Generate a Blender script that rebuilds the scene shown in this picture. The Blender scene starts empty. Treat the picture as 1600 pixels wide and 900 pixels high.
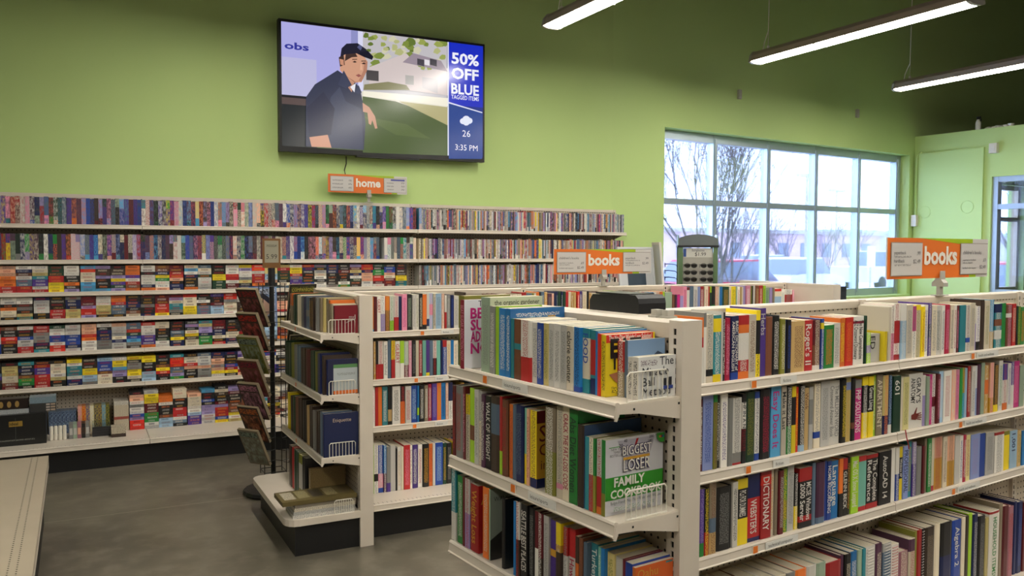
import bpy, bmesh, math, random
from mathutils import Matrix, Vector
R = math.radians
random.seed(7)
SC = bpy.context.scene
COL = SC.collection

# ------------------------------------------------------------------ camera, world, exposure
CAM_H = 1.627
YAW, PITCH, ROLL, DB = R(27.397), R(2.627), R(.1925), R(6.404)   # DB: the window wall bends away by this angle
cd = bpy.data.cameras.new('camera'); cam = bpy.data.objects.new('camera', cd); COL.objects.link(cam)
cd.sensor_width = 36; cd.lens = 36 * 1310.2 / 1600; cd.clip_start = .02; cd.clip_end = 400
cam.matrix_world = (Matrix.Translation((0, 0, CAM_H)) @ Matrix.Rotation(-YAW, 4, 'Z')
                    @ Matrix.Rotation(R(90) - PITCH, 4, 'X') @ Matrix.Rotation(ROLL, 4, 'Z'))
SC.camera = cam
world = bpy.data.worlds.new('overcast'); SC.world = world; world.use_nodes = True
bg = world.node_tree.nodes['Background']; bg.inputs[0].default_value = (.46, .57, 1, 1); bg.inputs[1].default_value = 16.0
SC.view_settings.view_transform = 'Standard'; SC.view_settings.look = 'None'
SC.view_settings.exposure = 0.0; SC.view_settings.gamma = 1.0; SC.view_settings.use_curve_mapping = False
SC.cycles.use_denoising = True
SC.cycles.max_bounces = 8; SC.cycles.diffuse_bounces = 4
LAMP = 37.0            # radiance of the fluorescent lenses

# ------------------------------------------------------------------ colours and materials
def lin(c):
    return tuple((v / 12.92 if v <= .04045 else ((v + .055) / 1.055) ** 2.4) for v in c)
def rgb(r, g, b): return lin((r / 255, g / 255, b / 255))
PAL = dict(
 white=(226,222,212), cream=(222,210,184), beige=(204,194,174), ltgray=(190,188,182), gray=(128,128,124), slate=(92,112,132), black=(30,29,30),
 red=(172,36,38), scarlet=(212,46,32), crimson=(162,26,60), maroon=(98,26,34), pink=(222,140,166), magenta=(192,32,120), mauve=(158,104,116),
 orange=(224,116,44), peach=(226,172,140), gold=(202,152,52), yellow=(232,206,34), paleyellow=(228,218,150), khaki=(200,184,118), tan=(194,162,106),
 brown=(118,72,50), umber=(62,48,40), taupe=(138,124,102), olive=(128,128,48), lime=(158,200,46), green=(36,132,56), dkgreen=(28,62,44), sage=(150,170,146),
 seafoam=(118,184,164), teal=(44,128,138), azure=(32,116,180), skyblue=(82,162,206), ltblue=(158,190,214), blue=(34,68,152), navy=(26,36,84),
 periwinkle=(132,146,196), lilac=(154,138,186), purple=(78,52,134), plum=(82,48,72))
NAME = dict(ltgray='pale grey', dkgreen='dark green', ltblue='light blue', skyblue='sky blue', paleyellow='pale yellow', umber='dark brown',
 seafoam='sea green', slate='slate blue', gray='grey', sage='grey green', tan='tan', azure='bright blue', taupe='grey brown', beige='beige')
def cname(k): return NAME.get(k, k)
def pc(k, j=0.0, rng=random):
    c = PAL[k]; f = 1 + rng.uniform(-j, j)
    return rgb(*[max(0, min(255, v * f)) for v in c])

def mat(name, base=None, rough=.5, metal=0, spec=.5, emis=None, estr=0):
    m = bpy.data.materials.new(name); m.use_nodes = True
    b = m.node_tree.nodes['Principled BSDF']
    if base: b.inputs['Base Color'].default_value = (*base, 1)
    b.inputs['Roughness'].default_value = rough; b.inputs['Metallic'].default_value = metal
    b.inputs['Specular IOR Level'].default_value = spec
    if emis:
        b.inputs['Emission Color'].default_value = (*emis, 1); b.inputs['Emission Strength'].default_value = estr
    return m
def nodes(m):
    t = m.node_tree; return t, t.nodes, t.links, t.nodes['Principled BSDF']
def math_(t, op, a, b=None, c=None):
    n = t.nodes.new('ShaderNodeMath'); n.operation = op
    for i, v in enumerate((a, b, c)):
        if v is None: continue
        if isinstance(v, (int, float)): n.inputs[i].default_value = v
        else: t.links.new(v, n.inputs[i])
    return n.outputs[0]
def mixc(t, f, a, b):
    n = t.nodes.new('ShaderNodeMix'); n.data_type = 'RGBA'
    for s, v in ((n.inputs[0], f), (n.inputs[6], a), (n.inputs[7], b)):
        if isinstance(v, (int, float)): s.default_value = v
        elif isinstance(v, tuple): s.default_value = (*v, 1)
        else: t.links.new(v, s)
    return n.outputs[2]
def noise(t, vec, scale, detail=2, rough=.5):
    n = t.nodes.new('ShaderNodeTexNoise'); n.inputs['Scale'].default_value = scale
    n.inputs['Detail'].default_value = detail; n.inputs['Roughness'].default_value = rough
    if vec is not None: t.links.new(vec, n.inputs['Vector'])
    return n
def smooth(t, v, a, b):
    n = t.nodes.new('ShaderNodeMapRange'); n.interpolation_type = 'SMOOTHSTEP'; n.inputs[1].default_value = a; n.inputs[2].default_value = b; t.links.new(v, n.inputs[0]); return n.outputs[0]
def objco(t, out='Object'): return t.nodes.new('ShaderNodeTexCoord').outputs[out]
def bump(t, b, h, strength, dist=.002):
    n = t.nodes.new('ShaderNodeBump'); n.inputs['Strength'].default_value = strength; n.inputs['Distance'].default_value = dist
    t.links.new(h, n.inputs['Height']); t.links.new(n.outputs[0], b.inputs['Normal'])

def printed_material(name, rough, emit=0.0):
    """colour comes from the mesh: Col is the paper colour, Ink a second colour; Ink alpha 1 = lines of small print, .5 = a picture"""
    m = mat(name, rough=rough); t, N, L, b = nodes(m)
    ca = N.new('ShaderNodeAttribute'); ca.attribute_name = 'Col'
    ia = N.new('ShaderNodeAttribute'); ia.attribute_name = 'Ink'
    uv = N.new('ShaderNodeUVMap'); uv.uv_map = 'UVMap'
    mp = N.new('ShaderNodeMapping'); mp.inputs['Scale'].default_value = (240, 420, 1); L.new(uv.outputs[0], mp.inputs[0])
    n1 = noise(t, mp.outputs[0], 1, 0)
    mq = N.new('ShaderNodeMapping'); mq.inputs['Scale'].default_value = (150, 60, 1); L.new(uv.outputs[0], mq.inputs[0])
    n2 = noise(t, mq.outputs[0], 1, 3, .65)
    n3 = noise(t, uv.outputs[0], 90, 1)
    txt = math_(t, 'MULTIPLY', math_(t, 'GREATER_THAN', ia.outputs['Alpha'], .75), math_(t, 'GREATER_THAN', n1.outputs[0], .52))
    pic = math_(t, 'MULTIPLY', math_(t, 'LESS_THAN', math_(t, 'ABSOLUTE', math_(t, 'SUBTRACT', ia.outputs['Alpha'], .5)), .2),
                math_(t, 'MULTIPLY', smooth(t, n2.outputs[0], .36, .7), .75))
    hue = mixc(t, math_(t, 'MULTIPLY', pic, .18), ia.outputs['Color'], n3.outputs['Color'])
    L.new(mixc(t, math_(t, 'ADD', math_(t, 'MULTIPLY', txt, .85), pic), ca.outputs['Color'], hue), b.inputs['Base Color'])
    if emit:
        L.new(ca.outputs['Color'], b.inputs['Emission Color']); b.inputs['Emission Strength'].default_value = emit
        b.inputs['Base Color'].default_value = (.01, .01, .01, 1)
        for l in list(b.inputs['Base Color'].links): L.remove(l)
    return m
M = {}
M['print'] = printed_material('printed_paper', .38)
M['screen'] = printed_material('lit_screen', .18, 1.0)
M['pages'] = mat('page_edges', rgb(205, 196, 172), .8)
t, N, L, b = nodes(M['pages'])
w = N.new('ShaderNodeTexWave'); w.inputs['Scale'].default_value = 180; w.inputs['Distortion'].default_value = 1.5; L.new(objco(t), w.inputs['Vector'])
L.new(mixc(t, w.outputs['Fac'], rgb(176, 166, 142), rgb(222, 214, 192)), b.inputs['Base Color'])
M['metal'] = mat('cream_enamel', rgb(208, 200, 178), .38)
t, N, L, b = nodes(M['metal']); n = noise(t, objco(t), 8, 3); L.new(mixc(t, n.outputs[0], rgb(206, 195, 178), rgb(220, 210, 195)), b.inputs['Base Color'])
n = noise(t, objco(t), 900, 1); bump(t, b, n.outputs[0], .12, .0006)
def peg_material(name, axis):
    m = mat(name, rgb(200, 190, 166), .6); t, N, L, b = nodes(m)
    s = N.new('ShaderNodeSeparateXYZ'); L.new(objco(t), s.inputs[0])
    u = math_(t, 'SUBTRACT', math_(t, 'FRACT', math_(t, 'MULTIPLY', s.outputs[axis], 36)), .5)
    v = math_(t, 'SUBTRACT', math_(t, 'FRACT', math_(t, 'MULTIPLY', s.outputs[2], 36)), .5)
    d = math_(t, 'SQRT', math_(t, 'ADD', math_(t, 'MULTIPLY', u, u), math_(t, 'MULTIPLY', v, v)))
    L.new(mixc(t, math_(t, 'LESS_THAN', d, .15), rgb(204, 193, 174), rgb(34, 30, 26)), b.inputs['Base Color'])
    return m
M['peg_x'] = peg_material('pegboard_along', 0); M['peg_y'] = peg_material('pegboard_across', 1)
M['deck'] = mat('perforated_deck', rgb(206, 200, 182), .3)
t, N, L, b = nodes(M['deck'])
s = N.new('ShaderNodeSeparateXYZ'); L.new(objco(t), s.inputs[0])
M['black'] = mat('black_plastic', rgb(22, 22, 23), .45)
t, N, L, b = nodes(M['black']); n = noise(t, objco(t), 300, 2); bump(t, b, n.outputs[0], .15, .001)
M['dark'] = mat('dark_hollow', rgb(20, 19, 17), .9)
M['wire'] = mat('black_wire', rgb(26, 25, 24), .4)
M['whitewire'] = mat('white_wire', rgb(225, 220, 205), .35)
M['steel'] = mat('grey_clip_plastic', rgb(176, 172, 160), .4)
M['alu'] = mat('anodised_frame', rgb(176, 190, 198), .32, .55)
M['alubeige'] = mat('bronze_frame', rgb(176, 160, 136), .4, .3)
def wall_material(name, c1, c2):
    m = mat(name, rough=.62, spec=.35); t, N, L, b = nodes(m)
    n = noise(t, objco(t), 1.2, 4); L.new(mixc(t, n.outputs[0], c1, c2), b.inputs['Base Color'])
    n = noise(t, objco(t), 260, 2); bump(t, b, n.outputs[0], .10, .0015)
    return m
M['green'] = wall_material('green_wall_paint', rgb(190, 216, 138), rgb(195, 221, 144))
M['ceil'] = mat('dark_ceiling', rgb(58, 56, 50), .9)
t, N, L, b = nodes(M['ceil']); n = noise(t, objco(t), 3, 3); L.new(mixc(t, n.outputs[0], rgb(48, 52, 34), rgb(58, 62, 42)), b.inputs['Base Color'])
M['plain'] = wall_material('plain_wall_paint', rgb(132, 126, 112), rgb(138, 132, 118))
M['floor'] = mat('polished_concrete', rough=.3); t, N, L, b = nodes(M['floor'])
oc = objco(t); n1 = noise(t, oc, 1.1, 4, .6); n2 = noise(t, oc, 7, 3, .6); n3 = noise(t, oc, 45, 2)
c = mixc(t, smooth(t, n1.outputs[0], .3, .7), rgb(78, 73, 62), rgb(118, 111, 96)); c = mixc(t, math_(t, 'MULTIPLY', smooth(t, n2.outputs[0], .42, .72), .45), c, rgb(140, 132, 116))
c = mixc(t, math_(t, 'MULTIPLY', n3.outputs[0], .22), c, rgb(96, 90, 78))
s = N.new('ShaderNodeSeparateXYZ'); L.new(oc, s.inputs[0])
jx = math_(t, 'LESS_THAN', math_(t, 'ABSOLUTE', math_(t, 'SUBTRACT', math_(t, 'FRACT', math_(t, 'MULTIPLY', math_(t, 'ADD', s.outputs[1], .38), .25)), .5)), .0012)
L.new(mixc(t, math_(t, 'MULTIPLY', jx, .8), c, rgb(150, 144, 128)), b.inputs['Base Color'])
L.new(math_(t, 'MULTIPLY_ADD', n1.outputs[0], .18, .22), b.inputs['Roughness'])
def glass_material(name, refl, tint):
    m = bpy.data.materials.new(name); m.use_nodes = True; t = m.node_tree; t.nodes.clear()
    o = t.nodes.new('ShaderNodeOutputMaterial'); mx = t.nodes.new('ShaderNodeMixShader'); tr = t.nodes.new('ShaderNodeBsdfTransparent'); g = t.nodes.new('ShaderNodeBsdfGlossy')
    tr.inputs[0].default_value = (*tint, 1); g.inputs['Roughness'].default_value = .02
    f = t.nodes.new('ShaderNodeFresnel'); f.inputs[0].default_value = 1.45
    t.links.new(math_(t, 'MULTIPLY', f.outputs[0], refl), mx.inputs[0]); t.links.new(tr.outputs[0], mx.inputs[1]); t.links.new(g.outputs[0], mx.inputs[2]); t.links.new(mx.outputs[0], o.inputs[0])
    return m
M['glass'] = glass_material('window_glass', .8, (.95, .98, .98))
M['acrylic'] = glass_material('clear_plastic', 1.0, (.80, .84, .86))
M['tube'] = mat('lit_lens', rgb(255, 255, 250), .4, emis=(1, .955, .86), estr=LAMP)
M['housing'] = mat('fixture_housing', rgb(178, 160, 146), .4)
M['lens'] = mat('dark_lens', rgb(24, 22, 22), .08)
M['leafgreen'] = mat('green_plastic', rgb(96, 124, 84), .4)
M['mirror'] = mat('silver_card', rgb(150, 158, 160), .18, .6)
M['snow'] = mat('snowy_ground', rough=.9); t, N, L, b = nodes(M['snow'])
n1 = noise(t, objco(t), .25, 5); L.new(mixc(t, n1.outputs[0], rgb(176, 176, 178), rgb(228, 229, 232)), b.inputs['Base Color'])
M['bark'] = mat('glare_grey_bark', rough=.9); t, N, L, b = nodes(M['bark'])
n1 = noise(t, objco(t), 9, 4); L.new(mixc(t, n1.outputs[0], rgb(96, 90, 88), rgb(136, 126, 120)), b.inputs['Base Color'])  # branch greys carry the outdoor glare in the colour
M['leaf'] = mat('dry_leaves', rgb(200, 174, 160), .8)
M['brick'] = mat('haze_paled_brickwork', rough=.9); t, N, L, b = nodes(M['brick'])
n1 = noise(t, objco(t), .4, 3); L.new(mixc(t, n1.outputs[0], rgb(196, 170, 170), rgb(208, 184, 182)), b.inputs['Base Color'])  # brick paled so its colour carries the outdoor haze
M['carpaint'] = mat('white_car_paint', rgb(196, 198, 202), .3)
M['redpaint'] = mat('red_car_paint', rgb(190, 40, 60), .3)
M['carglass'] = mat('car_glass', rgb(120, 130, 140), .1)
M['tyre'] = mat('tyre_rubber', rgb(30, 30, 30), .8)

# ------------------------------------------------------------------ mesh building
class MB:
    """collects polygons with colours; build() links ONE mesh object"""
    def __init__(s): s.v = []; s.f = []; s.c = []; s.k = []; s.m = []; s.uv = []
    def quad(s, pts, col=(.5, .5, .5), ink=(0, 0, 0, 0), m=0, uv=None):
        i = len(s.v); s.v += [tuple(p) for p in pts]; s.f.append(tuple(range(i, i + len(pts))))
        s.c.append(col); s.k.append(ink); s.m.append(m)
        s.uv.append(uv or [(0, 0)] * len(pts))
    def box(s, x0, y0, z0, x1, y1, z1, col=(.5, .5, .5), m=0, ink=(0, 0, 0, 0), T=None):
        P = [Vector(p) for p in ((x0,y0,z0),(x1,y0,z0),(x1,y1,z0),(x0,y1,z0),(x0,y0,z1),(x1,y0,z1),(x1,y1,z1),(x0,y1,z1))]
        if T is not None: P = [T @ p for p in P]
        i = len(s.v); s.v += [tuple(p) for p in P]
        for q in ((0,1,5,4),(1,2,6,5),(2,3,7,6),(3,0,4,7),(4,5,6,7),(3,2,1,0)):
            s.f.append(tuple(i + a for a in q)); s.c.append(col); s.k.append(ink); s.m.append(m)
            s.uv.append([(P[a].x + P[a].y, P[a].z + .3 * P[a].y) for a in q])
        return s
    def prism(s, poly, a, b, axis='y', col=(.5, .5, .5), m=0, T=None):
        """poly of 2D points swept from a to b along axis (y: points are x,z; x: points are y,z; z: points are x,y)"""
        f = {'y': lambda p, t: (p[0], t, p[1]), 'x': lambda p, t: (t, p[0], p[1]), 'z': lambda p, t: (p[0], p[1], t)}[axis]
        n = len(poly); A = [Vector(f(p, a)) for p in poly]; B = [Vector(f(p, b)) for p in poly]
        if T is not None: A = [T @ p for p in A]; B = [T @ p for p in B]
        i = len(s.v); s.v += [tuple(p) for p in A + B]
        fs = [tuple(i + k for k in range(n)), tuple(i + n + k for k in reversed(range(n)))]
        fs += [(i + k, i + n + k, i + n + (k + 1) % n, i + (k + 1) % n) for k in range(n)]
        for q in fs:
            s.f.append(q); s.c.append(col); s.k.append((0, 0, 0, 0)); s.m.append(m); s.uv.append([(0, 0)] * len(q))
        return s
    def tube(s, pts, r, n=6, col=(.5, .5, .5), m=0, r2=None, cap=True):
        pts = [Vector(p) for p in pts]; i0 = len(s.v); K = len(pts)
        for k, p in enumerate(pts):
            d = (pts[min(k + 1, K - 1)] - pts[max(k - 1, 0)]).normalized()
            a = d.cross(Vector((0, 0, 1)))
            if a.length < 1e-3: a = d.cross(Vector((1, 0, 0)))
            a.normalize(); c = d.cross(a); rr = r if r2 is None else r + (r2 - r) * k / (K - 1)
            for j in range(n):
                t = 2 * math.pi * j / n; s.v.append(tuple(p + (a * math.cos(t) + c * math.sin(t)) * rr))
        def add(q): s.f.append(q); s.c.append(col); s.k.append((0, 0, 0, 0)); s.m.append(m); s.uv.append([(0, 0)] * len(q))
        for k in range(K - 1):
            for j in range(n):
                add((i0 + k*n + j, i0 + k*n + (j+1) % n, i0 + (k+1)*n + (j+1) % n, i0 + (k+1)*n + j))
        if cap: add(tuple(i0 + j for j in reversed(range(n)))); add(tuple(i0 + (K-1)*n + j for j in range(n)))
        return s
    def lathe(s, prof, n=16, cx=0, cy=0, col=(.5, .5, .5), m=0):
        i0 = len(s.v); K = len(prof)
        for r, z in prof:
            for j in range(n): s.v.append((cx + r * math.cos(2*math.pi*j/n), cy + r * math.sin(2*math.pi*j/n), z))
        def add(q): s.f.append(q); s.c.append(col); s.k.append((0, 0, 0, 0)); s.m.append(m); s.uv.append([(0, 0)] * len(q))
        for k in range(K - 1):
            for j in range(n): add((i0+k*n+j, i0+k*n+(j+1) % n, i0+(k+1)*n+(j+1) % n, i0+(k+1)*n+j))
        add(tuple(i0 + j for j in reversed(range(n)))); add(tuple(i0 + (K-1)*n + j for j in range(n)))
        return s
    def text(s, string, o, right, up, size, col, m=0, maxw=None, align='L', bold=0):
        V, F, W = text_mesh(string, bold); o, right, up = Vector(o), Vector(right), Vector(up)
        k = size; kx = k if maxw is None or W * k <= maxw else maxw / W
        dx = {'L': 0, 'C': -W * kx / 2, 'R': -W * kx}[align]; i = len(s.v)
        s.v += [tuple(o + right * (x * kx + dx) + up * (y * k)) for x, y in V]
        for q in F:
            s.f.append(tuple(i + a for a in q)); s.c.append(col); s.k.append((0, 0, 0, 0)); s.m.append(m); s.uv.append([(0, 0)] * len(q))
        return s
    def build(s, name, mats, parent=None, loc=None, rotz=0, smooth=False, kind=None):
        me = bpy.data.meshes.new(name); me.from_pydata(s.v, [], s.f); me.update()
        if not isinstance(mats, (list, tuple)): mats = [mats]
        for x in mats: me.materials.append(M[x] if isinstance(x, str) else x)
        if len(mats) > 1: me.polygons.foreach_set('material_index', s.m)
        if any((x if isinstance(x, str) else '') in ('print', 'screen') for x in mats):
            ca = me.color_attributes.new('Col', 'FLOAT_COLOR', 'CORNER'); ka = me.color_attributes.new('Ink', 'FLOAT_COLOR', 'CORNER')
            uv = me.uv_layers.new(name='UVMap'); A = []; K = []; U = []
            for q, c, k, u in zip(s.f, s.c, s.k, s.uv):
                A += [c[0], c[1], c[2], 1.0] * len(q); K += list(k) * len(q)
                for x in u: U += [x[0], x[1]]
            ca.data.foreach_set('color', A); ka.data.foreach_set('color', K); uv.data.foreach_set('uv', U)
        if smooth: me.polygons.foreach_set('use_smooth', [True] * len(me.polygons))
        o = bpy.data.objects.new(name, me); COL.objects.link(o)
        if loc is not None: o.location = loc
        o.rotation_euler[2] = rotz
        if parent: o.parent = parent
        if kind: o['kind'] = kind
        return o
_TM = {}
def text_mesh(string, bold=0):
    key = (string, bold)
    if key not in _TM:
        cu = bpy.data.curves.new('lettering', 'FONT'); cu.body = string; cu.size = 1; cu.resolution_u = 2; cu.offset = bold
        ob = bpy.data.objects.new('lettering', cu); me = bpy.data.meshes.new_from_object(ob)
        V = [(v.co.x, v.co.y) for v in me.vertices]; F = [tuple(p.vertices) for p in me.polygons]
        if not V: V = [(0, 0)]
        x0 = min(v[0] for v in V); x1 = max(v[0] for v in V)
        _TM[key] = ([(x - x0, y) for x, y in V], F, max(x1 - x0, 1e-4))
        bpy.data.objects.remove(ob); bpy.data.curves.remove(cu); bpy.data.meshes.remove(me)
    return _TM[key]
def tag(o, label, cat, group=None, kind=None):
    o['label'] = label; o['category'] = cat
    if group: o['group'] = group
    if kind: o['kind'] = kind
    return o
def thing(name, label, cat, loc=(0, 0, 0), rotz=0, group=None):
    o = bpy.data.objects.new(name, None); COL.objects.link(o); o.empty_display_size = .1
    o.location = loc; o.rotation_euler[2] = rotz
    return tag(o, label, cat, group)
def Bp(x, y, z=0):        # a point given along / across the bent window wall
    c, s = math.cos(DB), math.sin(DB); return (x * c - y * s, x * s + y * c, z)
def structure(o): o['kind'] = 'structure'; return o
def copy_tree(o, parent=None):
    c = o.copy(); COL.objects.link(c); c.parent = parent
    for ch in list(o.children): copy_tree(ch, c)
    return c
M['platform'] = mat('platform_laminate', rgb(186, 172, 150), .4)
t, N, L, b = nodes(M['platform']); n = noise(t, objco(t), 6, 4); L.new(mixc(t, n.outputs[0], rgb(162, 150, 130), rgb(176, 164, 144)), b.inputs['Base Color'])

# ------------------------------------------------------------------ the room
H = 6.3; W1Y = 7.5; CX = 5.086; BY = 6.886; BX0 = 5.8908; T = .28
mb = MB(); p2 = Bp(15.5, BY); p3 = Bp(15.5, -4)
poly = [(-4.5, 7.5), (-4.5, -4.5), p3[:2], p2[:2], (CX, 7.5)]
structure(mb.prism(poly, -.12, 0, 'z').build('floor', 'floor'))
structure(MB().prism(poly, H, H + .1, 'z').build('ceiling', 'ceil'))
structure(MB().box(-4.5, W1Y, 0, CX, W1Y + T, H).build('wall_back', 'green'))
structure(MB().box(-4.65, -4.5, 0, -4.5, W1Y + T, H).build('wall_left', 'plain'))
d = Vector(p3) - Vector((-4.5, -4.5, 0)); nrm = Vector((d.y, -d.x, 0)).normalized() * .15
structure(MB().prism([(-4.5, -4.5), (-4.5 + nrm.x, -4.5 + nrm.y), (p3[0] + nrm.x, p3[1] + nrm.y), p3[:2]], 0, H, 'z').build('wall_front', 'plain'))
structure(MB().box(15.5, -4, 0, 15.65, BY + T, H).build('wall_right', 'plain', rotz=DB))
# window wall, with the window opening and the vestibule's outer opening
WX0, WX1, WZ0, WZ1 = 6.655, 11.47, 1.0, 3.0
w = MB(); VX0, VX1, VZ1 = 12.5, 14.9, 2.7
w.box(BX0, BY, 0, WX0, BY + T, H); w.box(WX0, BY, 0, WX1, BY + T, WZ0); w.box(WX0, BY, WZ1, WX1, BY + T, H)
w.box(WX1, BY, 0, VX0, BY + T, H); w.box(VX0, BY, VZ1, VX1, BY + T, H); w.box(VX1, BY, 0, 15.5, BY + T, H)
structure(w.build('wall_window', 'green', rotz=DB))
# the big window: sill, frame members and ten panes
win = bpy.data.objects.new('window_1', None); COL.objects.link(win); win.rotation_euler[2] = DB; structure(win)
gy = BY + .19; fy0, fy1 = gy - .05, gy + .05
MB().box(WX0 - .02, BY - .05, WZ0 - .03, WX1 + .02, gy + .02, WZ0 + .004).build('window_sill', 'green', win)
xs = [WX0 + .05] + [7.62, 8.59, 9.545, 10.49] + [WX1 - .05]; zs = [WZ0 + .05, 2.19, WZ1 - .05]
for i, x in enumerate(xs):
    h = .05 if i in (0, 5) else .032
    MB().box(x - h, fy0, WZ0, x + h, fy1, WZ1).box(x - h * .5, fy0 - .012, WZ0 + .05, x + h * .5, fy0, WZ1 - .05).build('mullion', 'alu', win)
for i in range(5):
    for z, h in ((zs[0], .05), (zs[1], .034), (zs[2], .05)):
        hl = .05 if i == 0 else .032; hr = .05 if i == 4 else .032
        MB().box(xs[i] + hl, fy0 + .006, z - h, xs[i+1] - hr, fy1 - .006, z + h).build('transom', 'alu', win)
    for j in range(2):
        MB().box(xs[i] + .03, gy - .004, zs[j] + .03, xs[i+1] - .03, gy + .004, zs[j+1] - .03).build('pane', 'glass', win)
# vestibule: inner wall with glazed screen, lid, side wall, outer glazed screen
EX = 11.6; EH = 3.27
e = MB(); oy0, oy1, oz0, oz1 = 3.3, 5.80, .05, 2.62
e.box(EX, oy1, 0, EX + .16, BY, EH); e.box(EX, 2.9, 0, EX + .16, oy0, EH); e.box(EX, oy0, oz1, EX + .16, oy1, EH); e.box(EX, oy0, 0, EX + .16, oy1, oz0)
structure(e.build('wall_entrance', 'green', rotz=DB))
structure(MB().box(EX + .16, 2.9, 0, 15.5, 3.05, EH).build('wall_vestibule', 'plain', rotz=DB))
structure(MB().box(EX + .16, 3.05, EH - .12, 15.5, BY, EH).build('ceiling_vestibule', 'plain', rotz=DB))
pan = structure(MB().box(EX - .035, 5.90, 0, EX, BY - .02, 3.02).build('trim_1', 'green', rotz=DB))
pan.name = 'trim_1'
for y, z in ((6.70, 2.18), (6.10, 2.23)):
    ring = MB(); pts = [(EX - .036, y + .085 * math.cos(a * math.pi / 10), z + .085 * math.sin(a * math.pi / 10)) for a in range(21)]
    ring.tube(pts, .004, 5); ring.build('plate_ring', 'green', pan)
def glazed(name, x0, x1, y0, y1, z0, z1, bars, rails, frame, along):
    g = bpy.data.objects.new(name, None); COL.objects.link(g); g.rotation_euler[2] = DB; structure(g)
    q = .035
    def bar(nm, a0, a1, b0, b1, mt, dd=.05):
        if along == 'y': MB().box((x0 + x1)/2 - dd, a0, b0, (x0 + x1)/2 + dd, a1, b1).build(nm, mt, g)
        else: MB().box(a0, (y0 + y1)/2 - dd, b0, a1, (y0 + y1)/2 + dd, b1).build(nm, mt, g)
    A0, A1 = (y0, y1) if along == 'y' else (x0, x1)
    st = [A0 + q] + bars + [A1 - q]; rl = [z0 + q] + rails + [z1 - q]
    for a in st: bar('stile', a - q, a + q, z0, z1, frame)
    for i in range(len(st) - 1):
        for r_ in rl: bar('rail', st[i] + q, st[i+1] - q, r_ - q, r_ + q, frame, .045)
        for k in range(len(rl) - 1): bar('pane', st[i] + q * .6, st[i+1] - q * .6, rl[k] + q * .6, rl[k+1] - q * .6, 'glass', .004)
    return g
glazed('window_2', EX + .02, EX + .14, oy0, oy1, oz0, oz1, [4.2], [1.08, 2.22], 'alu', 'y')
glazed('door_1', VX0, VX1, BY + .08, BY + .20, 0, VZ1, [13.75], [1.0, 2.15], 'alubeige', 'x')
# small fittings
def fit(name, label, cat, mb, mats, **k): return tag(mb.build(name, mats, **k), label, cat)
for i, (x, z) in enumerate(((7.85, 3.48), (10.18, 3.47))):
    m_ = MB().box(x - .025, BY - .03, z - .055, x + .025, BY, z + .055).box(x - .015, BY - .036, z - .03, x + .015, BY - .03, z + .01)
    o = fit('wall_sensor', ('small grey sensor on green wall above the bare tree pane', 'small grey sensor on green wall above the empty end panes')[i], 'sensor', m_, 'plain', rotz=DB)
    o.data.materials[0] = M['steel']
fit('alarm_box', 'white alarm box beside raised green panel above door screen', 'sensor', MB().box(EX - .06, 5.72, 2.93, EX, 5.82, 3.06).box(EX - .068, 5.745, 2.96, EX - .06, 5.795, 3.03), 'whitewire', rotz=DB)
cnd = thing('conduit', 'green painted conduit with white switch box in wall corner', 'conduit', Bp(EX - .05, BY - .06), DB)
MB().tube([(0, 0, 2.12), (0, 0, 2.95), (.01, -.01, 3.0), (.045, -.04, 3.05)], .014, 8).build('pipe', 'green', cnd)
MB().box(-.04, -.03, 1.98, .04, .045, 2.14).box(-.02, -.036, 2.03, .02, -.03, 2.10).build('switch_box', 'whitewire', cnd)
sb = thing('spray_bottle', 'white spray bottle standing on top of vestibule wall', 'bottle', Bp(EX + .08, 6.04, EH), DB)
MB().lathe([(.034, 0), (.036, .01), (.036, .10), (.02, .14), (.014, .15)], 14).build('bottle_body', 'whitewire', sb)
MB().box(-.012, -.03, .15, .012, .02, .185).box(-.006, -.04, .12, .006, -.026, .155).lathe([(.016, .145), (.016, .16)], 10).build('trigger_head', 'black', sb)
rg = MB()
for i in range(6): rg.lathe([(.05 - i*.004, 0), (.045, .02 + .008 * (i % 3)), (.012, .035)], 9, .0 + .03 * math.sin(i), -.06 * i)
fit('cleaning_rag', 'crumpled white rag lying beside spray bottle on vestibule wall', 'rag', rg, 'whitewire', loc=Bp(EX + .08, 5.90, EH), rotz=DB)

# ------------------------------------------------------------------ hanging light fixtures
def fixture():
    f = thing('strip_light', '', 'light', group='hanging fluorescent strip lights')
    Lh = 1.19
    MB().prism([(-.093, -.013), (-.088, .0), (-.076, .045), (-.04, .085), (.04, .085), (.076, .045), (.088, .0), (.093, -.013), (.082, -.012), (.08, .012), (-.08, .012), (-.082, -.012)], -Lh, Lh, 'y').build('housing', 'housing', f)
    for s in (-1, 1):
        x0, x1 = (.008, .078) if s > 0 else (-.078, -.008)
        MB().prism([(x0, .012), (x0, -.012), (x0 + .012, -.026), (x1 - .012, -.026), (x1, -.012), (x1, .004)], -Lh + .02, Lh - .02, 'y').build('lens', 'tube', f)
        MB().prism([(-.096, -.02), (-.08, .05), (-.045, .09), (.045, .09), (.08, .05), (.096, -.02), (.05, -.034), (-.05, -.034)], s * Lh - .012, s * Lh + .02, 'y').build('end_cap', 'steel', f)
        MB().tube([(0, s * (Lh - .16), .085), (0, s * (Lh - .16), 6.3 - 3.576)], .0025, 5).box(-.01, s * (Lh - .16) - .01, .085, .01, s * (Lh - .16) + .01, .12).build('hanger_wire', 'whitewire', f)
    for q in (-.01, .35): MB().box(-.088, q, -.028, .088, q + .012, .0).build('lens_clip', 'steel', f)
    MB().tube([(.03, Lh - .05, .07), (.03, Lh - .07, .16), (.02, Lh - .12, .24), (.004, Lh - .155, .27), (.006, Lh - .16, .9), (.006, Lh - .16, 2.72)], .005, 6).build('power_cable', 'whitewire', f)
    return f
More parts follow.
